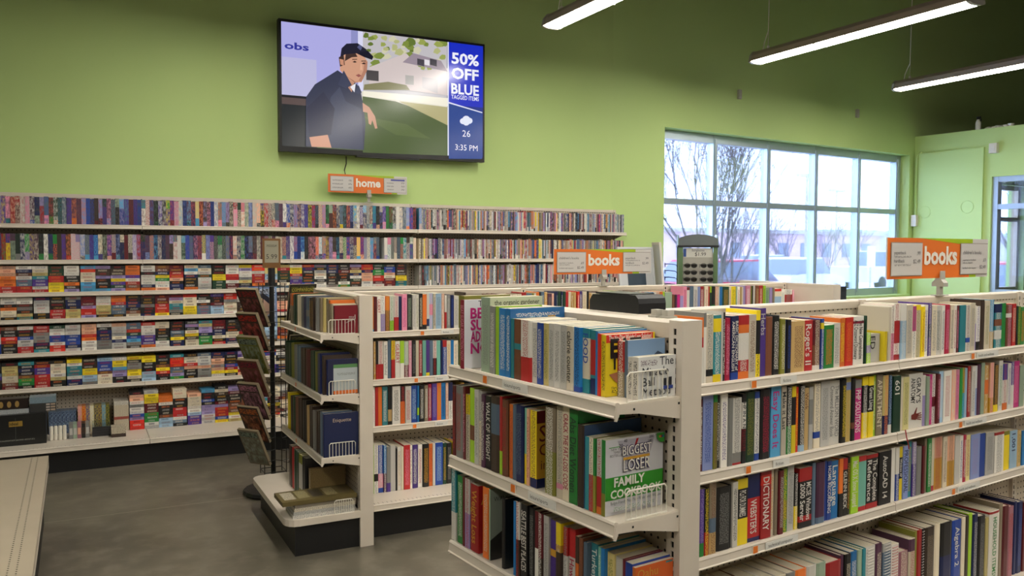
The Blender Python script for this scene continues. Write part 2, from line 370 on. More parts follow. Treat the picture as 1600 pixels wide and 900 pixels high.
f0 = fixture(); first = True
spots = {(3.7, 5.21): 'strip light hanging in front of green wall nearest the television', (6.25, 5.41): 'strip light hanging over the bookcases, between two other strip lights',
         (8.8, 5.72): 'strip light hanging nearest the vestibule, above sign and window'}
for x in (-1.4, 1.15, 3.7, 6.25, 8.8, 11.4):  # fixtures without an entry in spots are unseen extras, added for light
    for y in (5.21, 2.2, -.6):
        if y > 5 and x in (-1.4, 11.4): continue
        if y < 0 and x > 9: continue
        yy = {3.7: 5.21, 6.25: 5.41, 8.8: 5.72}.get(x, 5.21) if y > 5 else y
        o = f0 if first else copy_tree(f0); first = False
        o.location = (x, yy, 3.576); o['label'] = spots.get((x, yy), 'added strip light out of view, hung on wires from the dark ceiling')

# ------------------------------------------------------------------ shelving
def upright_mesh(h, x0, x1, y0, y1, slots=True):
    mb = MB(); c = (x0 + x1) / 2 - .003; a, b_ = c - .0055, c + .0055
    if not slots: return mb.box(x0, y0, 0, x1, y1, h)
    mb.box(x0, y0 + .004, 0, x1, y1, h)
    mb.box(x0, y0, 0, a, y0 + .004, h).box(b_, y0, 0, x1, y0 + .004, h)
    mb.quad([(a, y0 + .0037, 0), (b_, y0 + .0037, 0), (b_, y0 + .0037, h), (a, y0 + .0037, h)], m=1)
    z = .02
    mb.box(a, y0, 0, b_, y0 + .003, z)
    while z < h - .03:
        mb.box(a, y0, z + .017, b_, y0 + .003, z + .0265); z += .0265
    mb.box(a, y0, z, b_, y0 + .003, h)
    return mb
def shelf(parent, x0, x1, ylip, z, lip=.032, name='shelf', deck='metal', tags=(), brackets=True, yb=0.0):
    mb = MB().box(x0 + .002, ylip + .004, z - .016, x1 - .002, yb - .002, z)
    mb.prism([(ylip - .003, z + .005), (ylip + .004, z + .002), (ylip + .004, z - lip + .004), (ylip - .004, z - lip - .001), (ylip - .014, z - lip), (ylip - .016, z - lip + .004), (ylip - .012, z - lip + .007), (ylip - .009, z - .006), (ylip - .011, z - .002), (ylip - .008, z + .004)], x0 + .002, x1 - .002, 'x')
    sh = mb.build(name, deck, parent)
    if brackets:
        for x in (x0 + .001, x1 - .004):
            poly = [(ylip - .012, z - lip - .006), (ylip - .004, z - lip - .008), (ylip + .004, z - .026), (ylip + .07, z - .03), (yb, z - .062), (yb, z - .004), (ylip - .004, z - .002)]
            MB().prism(poly, x, x + .003, 'x').box(x + .0025, ylip + .05, z - .02, x + .0036, ylip + .056, z - .014, m=1).box(x + .0025, yb - .02, z - .02, x + .0036, yb - .014, z - .014, m=1).build('bracket', ['metal', 'dark'], sh)
    for tx, kind in tags:
        a, b_ = ylip - .0125, ylip - .0145
        if kind == 'o':
            MB().box(tx - .011, b_, z - .027, tx + .011, a, z - .004, rgb(232, 122, 36)).box(tx - .014, b_ + .0005, z - .029, tx + .014, a, z - .003, rgb(225, 215, 200)).build('price_tag', 'print', sh)
        else:
            n = max(.05, .0075 * len(kind)); m_ = MB().box(tx, b_, z - .028, tx + n + .03, a, z - .003, rgb(228, 226, 218))
            m_.text(kind, (tx + .012, b_ - .0004, z - .021), (1, 0, 0), (0, 0, 1), .016, rgb(60, 60, 58)); m_.build('shelf_label', 'print', sh)
    return sh
def wire_fence(sh, x, y0, y1, z, h=.075, n=8):
    r = .0018; c = .008
    pts = [(x, y0, z), (x, y0, z + h - c), (x, y0 + c, z + h), (x, y1 - c, z + h), (x, y1, z + h - c), (x, y1, z), (x, y0, z)]
    mb = MB().tube(pts, .0024, 6)
    for i in range(1, n): mb.tube([(x, y0 + (y1 - y0) * i / n, z), (x, y0 + (y1 - y0) * i / n, z + h)], r, 5)
    return mb.build('wire_fence', 'whitewire', sh)
def kick(parent, x0, x1, y, z, y1):
    return MB().box(x0, y, 0, x1, y + .02, z).build('kick_plate', 'black', parent)
def base(parent, x0, x1, ylip, z, tags=()):
    sh = shelf(parent, x0, x1, ylip, z, .034, 'base_deck', 'metal', tags, False)
    mb = MB()
    for k in range(int((x1 - x0) / .0254)):
        x = x0 + .015 + k * .0254
        for dy in (.018, .032): mb.box(x - .0022, ylip + dy - .0022, z, x + .0022, ylip + dy + .0022, z + .0004)
    o = mb.build('perforations', 'dark', sh, kind='stuff')
    kick(parent, x0, x1, ylip + .05, z - .034, 0)
    return sh
def gondola(label, loc, rotz, L, n, Hh, ylip, levels, ybase, zb, tags, cat='bookcase', name='bookcase'):
    g = thing(name, label, cat, loc, rotz); s = L / n
    for i in range(n + 1):
        x = i * s; upright_mesh(Hh, x - .016, x + .016, -.028, .028).build('upright', ['metal', 'dark'], g)
    for i in range(n):
        x0, x1 = i * s + .016, (i + 1) * s - .016
        MB().box(x0, -.012, zb, x1, .012, Hh - .028).build('back_panel', 'peg_x', g)
        MB().prism([(-.018, Hh - .032), (-.022, Hh - .006), (-.016, Hh), (.016, Hh), (.022, Hh - .006), (.018, Hh - .032)], x0, x1, 'x').build('top_rail', 'metal', g)
        for k, z in enumerate(levels): shelf(g, i * s, (i + 1) * s, ylip, z, tags=[(i * s + a, t_) for (ii, kk, a, t_) in tags if ii == i and kk == k], yb=-.012)
        sh = base(g, i * s, (i + 1) * s, ybase, zb, [(i * s + a, t_) for (ii, kk, a, t_) in tags if ii == i and kk == len(levels)])
        MB().box(i * s, .02, zb - .03, (i + 1) * s, -ybase, zb).build('base_deck', 'metal', g)
        MB().box(i * s, -ybase - .04, 0, (i + 1) * s, -ybase - .02, zb - .03).build('kick_plate', 'black', g)
    return g
def endcap(label, loc, rotz, W, Hh, ylip, levels, ybase, zb, tags, fence=True, back='metal', xdepth=.075, uy=.05):
    g = thing('end_display', label, 'shelving', loc, rotz)
    for x0 in (0, W - uy):
        upright_mesh(Hh, x0, x0 + uy, 0, xdepth).build('upright', ['metal', 'dark'], g)
    MB().box(uy, .016, zb, W - uy, .030, Hh - .045).build('back_panel', 'peg_x', g)
    MB().box(uy, .060, zb, W - uy, .072, Hh - .01).build('rear_panel', 'metal', g)
    MB().prism([(.004, Hh - .05), (.0, Hh - .008), (.008, Hh), (.072, Hh), (.075, Hh - .008), (.072, Hh - .03), (.058, Hh - .03), (.058, Hh - .01), (.03, Hh - .01), (.03, Hh - .05)], uy, W - uy, 'x').build('top_rail', 'metal', g)
    for k, z in enumerate(levels):
        sh = shelf(g, .004, W - .004, ylip, z, .036, tags=[(a, t_) for (kk, a, t_) in tags if kk == k], yb=.012)
        if fence: wire_fence(sh, W - .012, ylip + .035, ylip + .178, z + .002)
    # base deck with rounded corners
    rr = .07; pts = [(.0, .0), (.0, ybase + rr)] + [(rr - rr * math.cos(a), ybase + rr - rr * math.sin(a)) for a in (.4, .8, 1.2, 1.57)]
    pts += [(W - x, y) for x, y in reversed(pts)]
    d_ = MB().prism(pts, zb - .036, zb, 'z').build('base_deck', 'metal', g)
    if fence: wire_fence(d_, W - .006, ybase + .26, ybase + .36, zb)
    MB().box(.03, ybase + .05, 0, W - .02, ybase + .07, zb - .036).box(W - .04, ybase + .07, 0, W - .02, 0, zb - .036).box(.03, ybase + .07, 0, .05, 0, zb - .036).build('kick_plate', 'black', g)
    return g
# wall run: five sections
WT = [1.804, 1.533, 1.288, 1.085, .833, .565]; WLIP = 7.25; WS = 1.16; WX = -.70; WBK = 7.455
for i in range(5):
    lab = ('cream wall shelving section with black boxed set on its lowest deck', 'cream wall shelving section of tapes behind the magazine rack', 'cream wall shelving section of tapes under the home sign', 'cream shelving section of disc cases next to the video cases', 'cream end section of disc cases beside the framed pictures')[i]
    g = thing('shelving_unit', lab, 'shelving', (WX + i * WS, WBK, 0), 0, ('video sections of the wall shelving', 'disc sections of the wall shelving')[i > 2])
    upright_mesh(2.05, .0005, .0275, -.012, .035).build('upright', ['metal', 'dark'], g)
    if i == 4: upright_mesh(2.05, WS - .028, WS - .001, -.012, .035).build('upright', ['metal', 'dark'], g)
    MB().box(.028, 0, .19, WS - .0285 * (i == 4), .012, 2.02).build('back_panel', 'peg_x', g)
    MB().box(.028, -.008, 2.02, WS - .0285 * (i == 4), .03, 2.05).build('top_rail', 'metal', g)
    for z in WT: shelf(g, 0, WS, WLIP - WBK, z, .028)
    base(g, 0, WS, 6.80 - WBK, .195)
FR = (1.712, 1.9734)
gondola('long cream bookcase carrying fiction and health tags under a books sign', Bp(*FR), DB, 3.706, 3, 1.437, -.172, [1.213, .939, .671], -.36, .2,
        [(0, 0, .42, 'o'), (0, 0, .55, 'fiction'), (0, 1, .40, 'o'), (0, 1, .52, 'fiction'), (0, 2, .44, 'o'), (0, 2, .49, 'technical/computer'),
         (1, 0, .52, 'o'), (1, 0, .55, 'health and wellness'), (1, 1, .44, 'o'), (1, 1, .47, 'health and wellness'), (1, 2, .40, 'o'), (1, 2, .43, 'health and wellness')])
endcap('cream end display with leisure sports tags and a big white cookbook', Bp(1.62, 2.465), DB - R(90), .864, 1.437, -.218, [1.234, .926, .632], -.40, .2,
       [(0, .24, 'o'), (0, .34, 'leisure/sports'), (1, .40, 'o'), (1, .48, 'leisure/sports'), (2, .42, 'o')])
gondola('long cream bookcase standing between magazine rack and the window', (1.438, 4.87, 0), 0, 3.478, 3, 1.376, -.19, [1.143, .863, .588], -.42, .2,
        [(0, 0, .38, 'o'), (0, 0, .50, 'fiction'), (0, 1, .34, 'o'), (0, 1, .46, 'fiction'), (0, 2, .33, 'o'), (0, 2, .46, 'fiction'), (0, 3, .52, 'o')])
endcap('cream end display of old hardbacks beside the magazine rack', (1.345, 5.37, 0), R(-90), .988, 1.376, -.20, [1.172, .843, .509], -.40, .2, [(0, .42, 'o'), (1, .42, 'o'), (2, .42, 'o')])
endcap('cream end display seen from behind at far end of long bookcase', (5.012, 4.385, 0), R(90), .988, 1.376, -.20, [1.1, .8, .5], -.40, .2, [], fence=False)
# low empty platform
g = thing('low_platform', 'low empty cream display platform on black base', 'platform', (-.172, 5.62, 0), 0)
mb = MB().box(-1.3, -3.4, .364, 0, 0, .40).build('platform_deck', 'platform', g)
pf = MB()
for k in range(130):
    for dx in (.055, .085): pf.box(-dx - .003, -.02 - k * .0254, .4, -dx + .003, -.026 - k * .0254, .4004)
pf.build('perforations', 'dark', mb, kind='stuff')
MB().box(-1.28, -3.38, 0, -.03, -.03, .364).build('kick_plate', 'black', g)
MB().box(-1.3, -.004, .33, 0, .0, .364).box(-.004, -3.4, .33, 0, -.004, .364).build('edge_strip', 'metal', g)
tag(MB().box(0, 0, 0, .075, .02, .26, rgb(34, 38, 44)).box(.004, -.001, .03, .07, 0, .22, rgb(46, 52, 58)).build('book_box', 'print', loc=(5.016, 4.40, 1.1008)), 'black upright box on the far end display shelf', 'box')

# ------------------------------------------------------------------ books
# one line per book: position along the shelf, thickness, height (mm), colour, then b= bands low-high:colour, i= ink, T= spine title, C= front cover, S= spiral
BOOKS = '''
#A1
1916 10 206 orange b=0-.55:white,.55-.7:red
1926 12 220 white b=.8-1:gray
1939 32 214 beige i=gray b=.1-.2:black
1970 33 211 teal b=.75-.95:yellow,0-.12:yellow i=white
2003 10 221 ltgray
2014 11 218 black i=white
2025 24 199 crimson i=pink
2049 33 205 navy i=white b=0-.12:blue T=BASIC_DICTIONARY_of|AMERICAN_ENGLISH
2083 49 206 red b=.3-.72:white,.72-.85:orange,0-.12:orange i=white
2133 34 206 beige i=brown
2167 20 219 yellow b=.35-.85:black i=black
2187 28 225 purple i=ltgray T=Herbs
2217 32 195 brown
2250 36 198 black i=white
2286 25 185 olive i=cream
2312 8 183 blue
2321 23 181 black i=blue
2345 71 175 tan i=brown
2418 45 175 red i=white T=Roget's_II
2463 39 174 maroon b=0-.1:white,.1-.5:brown i=cream
2503 16 177 blue b=.8-.92:yellow i=white
2520 57 153 green i=orange
2578 37 158 white i=gray
2615 28 174 orange i=yellow
2644 46 175 scarlet i=orange
2691 61 177 white b=.85-.9:crimson i=black T=The_New_Comprehensive|A-Z_Crossword_Dictionary
2761 7 177 dkgreen
2769 27 114 lime b=.35-.6:lilac i=white
2798 91 104 ltgray i=black D=.02 T=ED
2890 15 112 yellow
2907 16 202 beige
2923 20 208 pink b=.5-1:white i=brown
2944 40 214 white b=.3-.7:red,0-.1:red i=red
2985 36 212 ltblue b=.7-1:white,0-.3:ltblue i=white
3022 42 207 beige i=gray
3065 26 201 white b=.52-1:magenta i=gray
3092 34 205 cream b=.9-1:yellow i=olive
3127 20 197 yellow i=red
3148 27 203 white i=purple
3176 21 210 purple b=.35-.6:navy i=white
3197 35 199 cream i=gray
3233 35 197 white i=dkgreen
3269 22 197 white i=navy
3292 39 199 crimson i=pink
3332 27 196 cream i=black
3360 21 195 white i=red
3382 22 192 maroon i=pink
3405 44 193 teal
3450 32 192 white i=brown b=.2-.3:blue
3483 38 199 cream i=gray
3522 12 188 lilac b=.6-1:white
3535 29 184 white b=0-.2:black i=purple
3565 32 209 umber
3598 44 205 cream i=olive
3644 34 208 skyblue b=0-.35:tan i=white
3684 59 189 teal b=.2-.4:white,.5-.65:brown,.8-1:navy i=white
3744 37 190 green
3782 48 181 brown b=.7-.8:white i=pink
3831 34 185 red i=cream
3866 36 173 black b=.3-1:dkgreen i=lime
3903 34 168 green i=orange
#A2
1918 11 226 maroon i=white
1930 45 236 periwinkle i=blue
1975 17 235 olive b=.9-1:green i=brown
1993 14 231 black i=white
2007 30 233 white i=purple
2038 23 218 gray
2062 41 216 white b=.0-.03:red,.03-.18:gray i=gray
2104 18 226 black b=.5-.88:white,.18-.5:maroon i=black T=PHP_IN_A_NUTSHELL
2122 48 230 dkgreen i=olive
2170 23 227 white b=0-.1:blue,.9-1:blue i=navy
2195 48 231 black i=crimson
2247 50 238 skyblue i=magenta T=Easy_Does_It
2298 25 233 beige i=black T=Make_it_Last
2324 30 228 black b=0-.42:green i=white
2354 22 228 black b=.84-1:yellow,0-.42:yellow i=black T=DUMMIES
2376 13 224 scarlet i=yellow
2390 33 226 black b=0-.1:ltblue i=white
2424 22 216 tan i=brown T=Work
2450 21 217 ltgray b=.4-.8:gray
2480 33 226 cream i=gray b=.15-.25:blue
2514 49 230 ltgray i=gray
2564 57 228 white i=gray T=The_MILLION_WORD|Crossword_Answer_Book
2624 28 230 black i=yellow
2653 32 234 khaki b=.8-.92:periwinkle i=gold
2686 22 225 black b=.2-.3:brown
2711 40 219 magenta b=.86-1:gray i=white T=PHP_SOLUTIONS
2755 34 227 yellow b=.42-.86:black i=white
2790 32 226 black b=0-.42:yellow,.85-1:yellow i=white T=Green_Living
2823 17 228 lime i=white
2841 37 228 taupe i=cream T=APARTMENT
2880 36 223 navy b=.32-1:khaki i=orange
2917 27 219 navy i=ltblue b=0-.15:white
2945 49 215 dkgreen i=white T=601
2996 17 205 cream
3014 40 204 paleyellow i=olive
3057 96 212 white i=black T=GRAY'S|ANATOMY H=1
3154 19 201 lilac b=.6-1:white
3174 19 195 sage
3193 24 201 magenta i=pink
3218 25 199 white b=.35-.55:maroon i=maroon
3244 24 198 maroon i=pink
3269 29 207 ltblue i=white
3299 57 206 white i=red
3356 31 207 peach
3388 28 205 pink i=magenta
3417 23 208 green
3440 23 208 gold b=0-.5:skyblue i=green
3464 19 205 ltblue
3483 22 212 red i=cream
3507 28 210 white i=gray
3535 23 209 white b=0-.55:periwinkle i=ltblue
3559 29 213 plum
3589 29 218 sage
3619 35 204 gold b=.4-.7:orange
3655 32 214 peach b=0-.3:gold i=pink
3688 43 201 umber b=0-.15:yellow i=gold
3732 33 217 white i=green
3766 38 201 white b=.65-1:blue,0-.15:orange i=red
3805 29 200 white i=purple
3835 25 206 purple b=0-.5:white i=white
3861 53 205 magenta i=pink
3915 39 184 sage
#A3
1917 19 213 purple b=0-.2:green i=lilac
1936 21 212 black b=0-.35:red i=yellow
1958 31 229 taupe b=.3-.5:slate,0-.3:tan i=brown
1994 71 204 black i=gray
2066 24 212 white i=black
2092 49 217 black b=0-.4:yellow,.85-1:yellow i=white T=PCs_FOR_DUMMIES
2141 62 224 red b=.65-1:navy,0-.06:navy i=white T=WEBSTER'S
2204 51 224 red b=.8-.95:scarlet i=white T=DICTIONARY
2255 17 225 cream i=gold
2273 17 225 taupe
2292 26 217 maroon i=ltgray
2318 24 218 green b=.2-.5:olive i=yellow
2344 34 223 ltgray i=gray
2379 20 192 black b=0-.42:yellow i=white
2400 68 208 black b=.78-1:red,.1-.2:red i=white T=MCSE_Windows|2000_Server
2469 19 219 slate
2493 48 216 plum b=0-.1:slate
2541 17 215 blue
2559 24 211 blue i=white T=HOME_RECORDING
2584 38 208 azure i=white T=Language
2625 22 212 orange b=0-.4:black
2648 26 210 black b=.8-1:red i=white T=GLENN_BECK
2674 19 209 black i=gold
2694 43 209 lime i=white T=Mac_OS_X_Snow_Leopard
2737 53 204 seafoam b=.9-1:red,0-.08:red
2791 71 201 black b=.93-1:red,0-.1:red i=white T=The_Complete|Reference
2869 79 202 black i=white T=AutoCAD_14
2949 27 207 white
2977 24 206 blue b=.5-1:white i=white
3002 20 206 black b=.8-1:yellow,0-.4:yellow i=white T=Windows_XP
3023 34 206 periwinkle i=navy T=PROFESSIONAL
3059 25 219 teal i=gold
3084 26 214 lilac b=0-.6:purple i=white
3113 41 190 gray
3156 17 189 maroon
3174 17 217 taupe
3191 28 216 green i=white
3220 20 214 cream b=0-.1:crimson
3242 59 211 peach b=0-.6:gold i=crimson
3307 31 207 cream i=brown
3341 52 205 peach b=0-.5:gold i=brown
3394 35 200 white
3430 25 196 white i=blue
3456 27 196 crimson i=white
3484 33 192 paleyellow i=crimson
3521 73 189 periwinkle i=lilac
3596 43 185 blue
3642 68 181 ltgray i=gray
3713 77 175 white b=.93-1:red i=gray
3792 49 171 yellow b=.9-1:olive
3844 64 167 ltblue i=navy T=1,001
3910 39 161 tan i=olive
3951 24 157 azure
#A4
1886 44 340 taupe
1931 44 340 cream
1975 58 340 khaki
2034 59 340 white
2094 61 340 brown
2156 63 340 white
2219 50 340 ltgray
2270 43 340 cream
2314 44 340 gray
2358 60 340 orange
2419 54 340 white
2474 51 340 sage
2525 85 330 red
2611 21 340 plum
2632 36 340 black i=cream
2669 42 340 azure i=white
2712 25 340 sage
2738 21 340 teal
2762 61 340 white S=white
2824 41 340 plum i=cream
2866 53 334 ltgray b=.5-.9:slate S=white
2920 50 318 white b=.3-.6:blue S=red
2972 62 279 mauve b=.7-1:mauve i=cream
3035 43 318 cream b=.85-1:plum i=crimson
3079 18 340 olive
3099 33 340 red
3133 16 340 black S=ltgray
3152 67 340 umber i=taupe
3221 41 340 cream
3266 81 337 black b=.3-.6:navy
3350 69 332 blue i=white T=Algebra_2
3420 28 333 cream
3449 28 335 umber
3478 31 339 lime
3510 39 330 navy i=ltgray
3552 53 316 black i=gray
3606 27 300 khaki
3636 84 319 white b=.97-1:red i=green T=HOUSEHOLD_ITEMS!
3722 29 340 taupe
3754 51 324 maroon
3806 51 311 mauve i=red
3862 25 325 navy
3889 46 319 navy i=blue
3936 21 313 maroon
#M1
1487 19 205 orange i=red
1507 18 206 orange b=0-.08:skyblue i=yellow
1526 20 206 maroon
1547 21 209 white i=red T=GILBERT
1569 24 209 white b=0-.5:lilac i=gray
1594 29 208 brown b=.6-1:orange i=gold
1625 24 209 white b=0-.3:lime i=green
1650 28 207 white b=0-.4:red i=red
1678 19 204 navy
1699 32 218 pink i=magenta
1731 31 215 black i=sage
1764 20 212 white i=gray
1785 20 213 white i=olive
1806 22 218 black i=cream
1829 26 213 orange b=0-.15:black
1855 17 218 white b=.1-.3:navy
1873 23 219 ltblue b=.4-.7:pink i=pink
1897 16 217 cream i=black
1914 37 217 ltblue i=slate
1952 18 215 peach
1971 13 205 red b=.5-1:white
1985 25 205 gray i=ltgray
2011 22 204 navy i=blue
2034 31 200 white i=gray
2068 26 199 olive
2095 19 219 umber
2285 33 202 brown i=cream
2319 33 203 maroon
2353 45 200 cream i=red
2400 31 199 white i=brown
2432 34 201 brown b=.6-1:cream
2466 34 203 maroon b=.5-1:cream
2500 34 212 red
2535 38 203 slate i=white
2573 18 204 olive
2592 15 205 white i=gray
2607 22 212 white b=.75-1:orange,0-.15:black
2630 10 211 black
2640 26 212 slate i=ltgray
2667 20 211 gold
2688 35 199 plum i=gray
2723 17 200 peach
2741 13 210 navy
2755 15 210 navy i=sage
2770 20 209 dkgreen
2791 16 209 navy i=sage
2808 18 210 dkgreen
2826 21 209 red
2847 20 208 cream
2868 19 194 gold
2887 18 204 tan
2916 16 209 scarlet i=white
2933 22 210 purple i=white
2955 31 208 cream i=tan
2986 18 210 umber b=.5-1:black
3005 22 199 gold
3028 27 188 white b=.2-.8:slate
3056 25 195 cream i=pink
3081 15 192 white i=black
3097 25 198 plum
3122 29 198 brown
3152 17 191 white
3170 32 204 cream
3203 17 206 lime
3220 9 203 white
3230 10 200 lime
3241 38 200 brown i=umber
3280 22 202 yellow
3302 24 201 maroon
3327 52 200 brown i=maroon
3380 21 198 ltgray
3401 11 197 olive
3414 14 195 gold
3428 24 195 white b=.85-1:red
3452 10 193 cream
3463 17 192 lilac
3481 20 187 navy i=periwinkle
3501 33 192 azure
3535 25 191 white
3561 28 193 peach b=.4-.65:red
3590 24 195 orange
3615 16 194 lime
3632 61 189 sage
3694 28 169 brown
3722 15 169 plum
3738 25 172 magenta
3763 29 161 lilac
3793 32 227 pink i=crimson
3825 24 222 white b=.9-1:maroon
3850 35 227 slate
3886 35 225 ltgray i=plum
3923 25 223 periwinkle
3949 31 225 red i=white
3984 32 224 cream i=red
4016 13 223 red
4030 20 223 lime b=0-.8:dkgreen
4052 31 223 black b=.2-.4:green
4084 28 221 peach
4112 10 220 white
4123 26 219 azure
4150 64 218 dkgreen i=gold
4215 20 218 cream i=red
4236 42 219 yellow i=olive
4279 12 219 sage
4292 23 217 white i=red
4316 21 215 tan
4339 12 215 cream
4351 21 223 lilac
4374 42 223 pink i=white
4417 18 221 olive
4436 10 220 black
4447 18 222 white
4466 37 221 brown i=tan
4504 37 222 red i=cream
4542 26 220 lime i=black
4569 39 205 sage i=green
4609 28 204 lilac
4638 20 202 taupe
4659 69 194 cream b=.9-1:scarlet,.2-.7:ltblue
4731 33 184 white i=sage
4765 76 185 white b=.3-.8:red i=gray
4843 19 182 pink
#M2
1492 19 232 umber i=gray
1511 12 231 maroon
1524 12 226 gold
1538 15 226 black b=0-.4:red
1553 30 225 white b=0-.4:red i=red
1585 24 223 white i=black
1610 21 230 slate
1632 23 225 yellow b=0-.5:red i=red
1656 29 220 white i=red T=GILBERT
1686 25 221 lime b=0-.4:white
1711 28 217 sage b=0-.35:maroon i=white
1741 19 221 pink
1761 24 219 black i=gray
1785 20 219 cream
1807 20 219 red i=white
1828 22 218 seafoam
1851 22 218 purple b=0-.1:yellow
1874 22 215 slate
1897 24 212 white b=0-.5:black i=red
1922 23 213 seafoam
1945 13 210 navy
1959 26 213 blue b=.8-1:red i=white
1986 26 208 cream i=gold
2013 20 211 azure
2033 28 206 cream i=gray
#M3
1498 9 235 navy
1508 24 233 white i=pink
1533 18 232 red
1552 23 232 orange
1576 33 232 teal i=white
1611 24 231 black b=.1-.4:tan
1638 49 228 white i=black
1689 27 224 black b=0-.6:orange i=red
1718 37 223 white i=red
1756 36 225 blue i=ltblue
1793 12 223 azure b=.2-.4:lime
1807 31 223 black i=white
1839 24 222 taupe i=white
1864 22 227 crimson i=white
1888 33 229 purple i=lilac
1922 28 229 orange i=gold
1950 28 228 azure i=navy
1979 18 225 peach
1998 25 227 white b=.5-1:navy i=black
#M4
1495 18 290 lime i=white T=BEST
1514 25 287 white b=.25-.4:black i=gray
1539 32 281 blue b=.1-.4:pink i=white
1572 16 279 azure b=0-.4:plum i=white
1589 26 267 gray b=0-.2:purple
1616 30 270 ltgray
1647 10 249 black
1658 22 260 white i=tan
1680 15 258 cream
1697 39 266 red i=pink
1736 15 261 white i=black
1753 32 262 purple i=white
1787 27 259 white i=red
1816 41 260 black i=gold
1858 22 258 orange i=red
1881 16 257 white
1898 49 259 blue i=ltblue
1948 24 252 dkgreen i=gold
1974 31 249 black i=gray
#F1
1622 23 112 x70 white i=black C=miracle
1645 18 110 x70 white i=black
1663 12 153 x70 slate C=landscape
1675 28 149 x68 taupe b=.45-1:red i=white
1703 20 166 x28 yellow i=black C=eat
1723 12 168 x26 scarlet C=nodiet
1735 12 172 x28 azure
1747 22 175 x29 teal b=.3-.85:red,0-.25:navy
1770 28 178 x27 teal b=.22-.85:cream i=blue T=FOOD
1798 28 179 x18 azure b=0-.08:blue i=navy
1826 28 180 x15 beige i=black T=calorie_counter
1854 28 181 x13 ltgray i=gray
1882 28 182 x11 ltgray i=gray
1909 26 181 x10 ltgray i=gray
1935 24 180 x9 khaki i=olive
1959 27 180 x8 blue i=white
1985 28 179 x7 white i=gray
2014 47 183 white b=0-.4:red i=red
2062 35 183 brown b=.35-1:brown,.5-.6:teal
2098 16 183 teal
2115 25 212 azure i=white C=bluecover
2141 40 211 azure i=white
2182 20 215 lime
2204 31 214 gray i=white
2235 53 240 sage C=organic i=gray
2359 25 227 crimson i=pink C=beat T=BEAT_SUGAR_ADDICTION_NOW D=-.02
2392 33 238 olive
#F2
1666 16 202 green b=0-.3:olive C=loser
1683 21 200 ltgray b=0-.5:red,0-.1:orange i=red
1706 11 199 olive b=.5-1:green
1717 17 199 cream b=0-.5:red i=gray
1734 18 198 teal
1754 28 226 umber C=bluetop
1784 37 261 green i=dkgreen T=Abs_Diet_Women
1822 28 266 cream i=crimson T=CRACK_THE_FAT-LOSS_CODE
1850 32 260 cream i=gray b=.1-.16:pink
1884 50 251 taupe b=0-.5:olive i=white
1934 21 235 x14 olive
1978 32 228 yellow b=0-.12:navy i=brown C=soom
2012 14 229 peach i=red
2026 14 229 seafoam b=0-.4:yellow
2043 40 233 navy i=slate
2084 20 229 slate
2105 18 228 orange i=red
2127 33 238 brown i=red
2160 14 245 lime b=.3-1:red
2177 50 240 umber b=.5-.9:slate
2227 31 234 black i=white T=WALK_OF_WEIGHT
2259 23 235 plum i=white
2282 18 243 cream b=.6-1:ltgray i=gray
2300 26 245 ltgray i=gray
2329 28 246 lime b=.3-.5:brown
2358 24 221 cream b=.7-1:yellow i=black
2383 16 244 maroon i=pink
2401 46 241 gray i=red
2448 25 238 maroon i=red
#F3
1622 12 157 x70 orange C=oahu
1634 28 163 x70 blue
1662 12 166 x70 maroon
1674 28 165 x70 ltgray
1702 28 170 x64 khaki i=olive
1730 15 178 x52 azure
1745 12 178 x52 seafoam i=white
1757 28 182 x51 teal i=white T=Turkey
1785 15 182 x36 slate
1800 17 190 x35 brown
1817 15 190 x34 orange b=.6-1:umber
1832 28 207 x34 ltgray b=.6-1:red i=crimson T=Hawaii
1860 21 205 x26 ltgray b=.6-1:red i=gray
1880 24 213 x19 gold b=.7-1:yellow,0-.6:umber
1904 28 213 x18 purple b=.5-.6:gold
1932 25 220 x12 ltgray i=gray
1957 22 222 x11 maroon b=0-.4:umber i=white
1979 18 223 x10 white b=.5-1:maroon
1997 28 228 x9 black i=gray
2025 33 230 black i=white T=SEATTLE_BEST_PLACES
2061 20 233 umber b=.5-1:white i=red
2082 13 229 azure
2143 19 220 black C=rock
2230 7 231 sage C=walk
2239 34 232 orange i=cream
2301 49 223 red i=gold C=weight T=Weight_Loss
2354 31 233 ltgray b=0-.5:lilac i=red
2387 15 233 maroon
2403 36 231 green i=white
2446 31 243 teal b=0-.4:white i=white
#E1
4402 22 151 x60 maroon C=redcover
4424 28 159 x58 cream
4452 28 177 x52 orange b=0-.9:taupe
4480 28 185 x45 taupe
4508 28 186 x34 khaki
4536 28 186 x20 taupe
4564 28 187 x7 gray i=ltgray
4617 40 186 umber i=gold
4658 40 182 umber i=gold
4704 32 183 slate b=.4-.6:gray
4736 32 180 slate b=.4-.6:gray
4770 34 182 navy
4805 34 178 navy
4845 26 182 gray
4871 26 178 gray
4903 42 184 cream
4945 42 180 cream
4993 35 187 dkgreen
5028 35 184 dkgreen
5064 35 180 dkgreen
5105 35 184 orange b=0-.6:taupe
5141 35 181 orange b=0-.6:taupe
#E2
4402 28 190 x20 navy C=whitebox
4430 28 211 x7 umber
4467 33 219 navy
4500 33 214 navy
4538 44 219 olive
4588 32 221 dkgreen
4620 32 217 dkgreen
4653 32 213 dkgreen
4691 34 217 maroon
4725 34 213 maroon
4758 34 209 maroon
4798 39 212 umber
4837 39 208 umber
4877 39 204 umber
4922 42 212 slate
4964 42 208 slate
5013 37 211 gray
5049 37 207 gray
5099 27 215 olive
5127 27 211 olive
5161 38 208 dkgreen i=black
5199 38 204 dkgreen i=black
5237 38 200 dkgreen i=black
5276 38 208 dkgreen i=black
#E3
4402 28 234 x1 navy C=etiquette
4434 48 239 slate
4487 38 230 umber
4526 38 226 umber
4570 34 224 gray
4603 34 219 gray
4643 38 236 umber
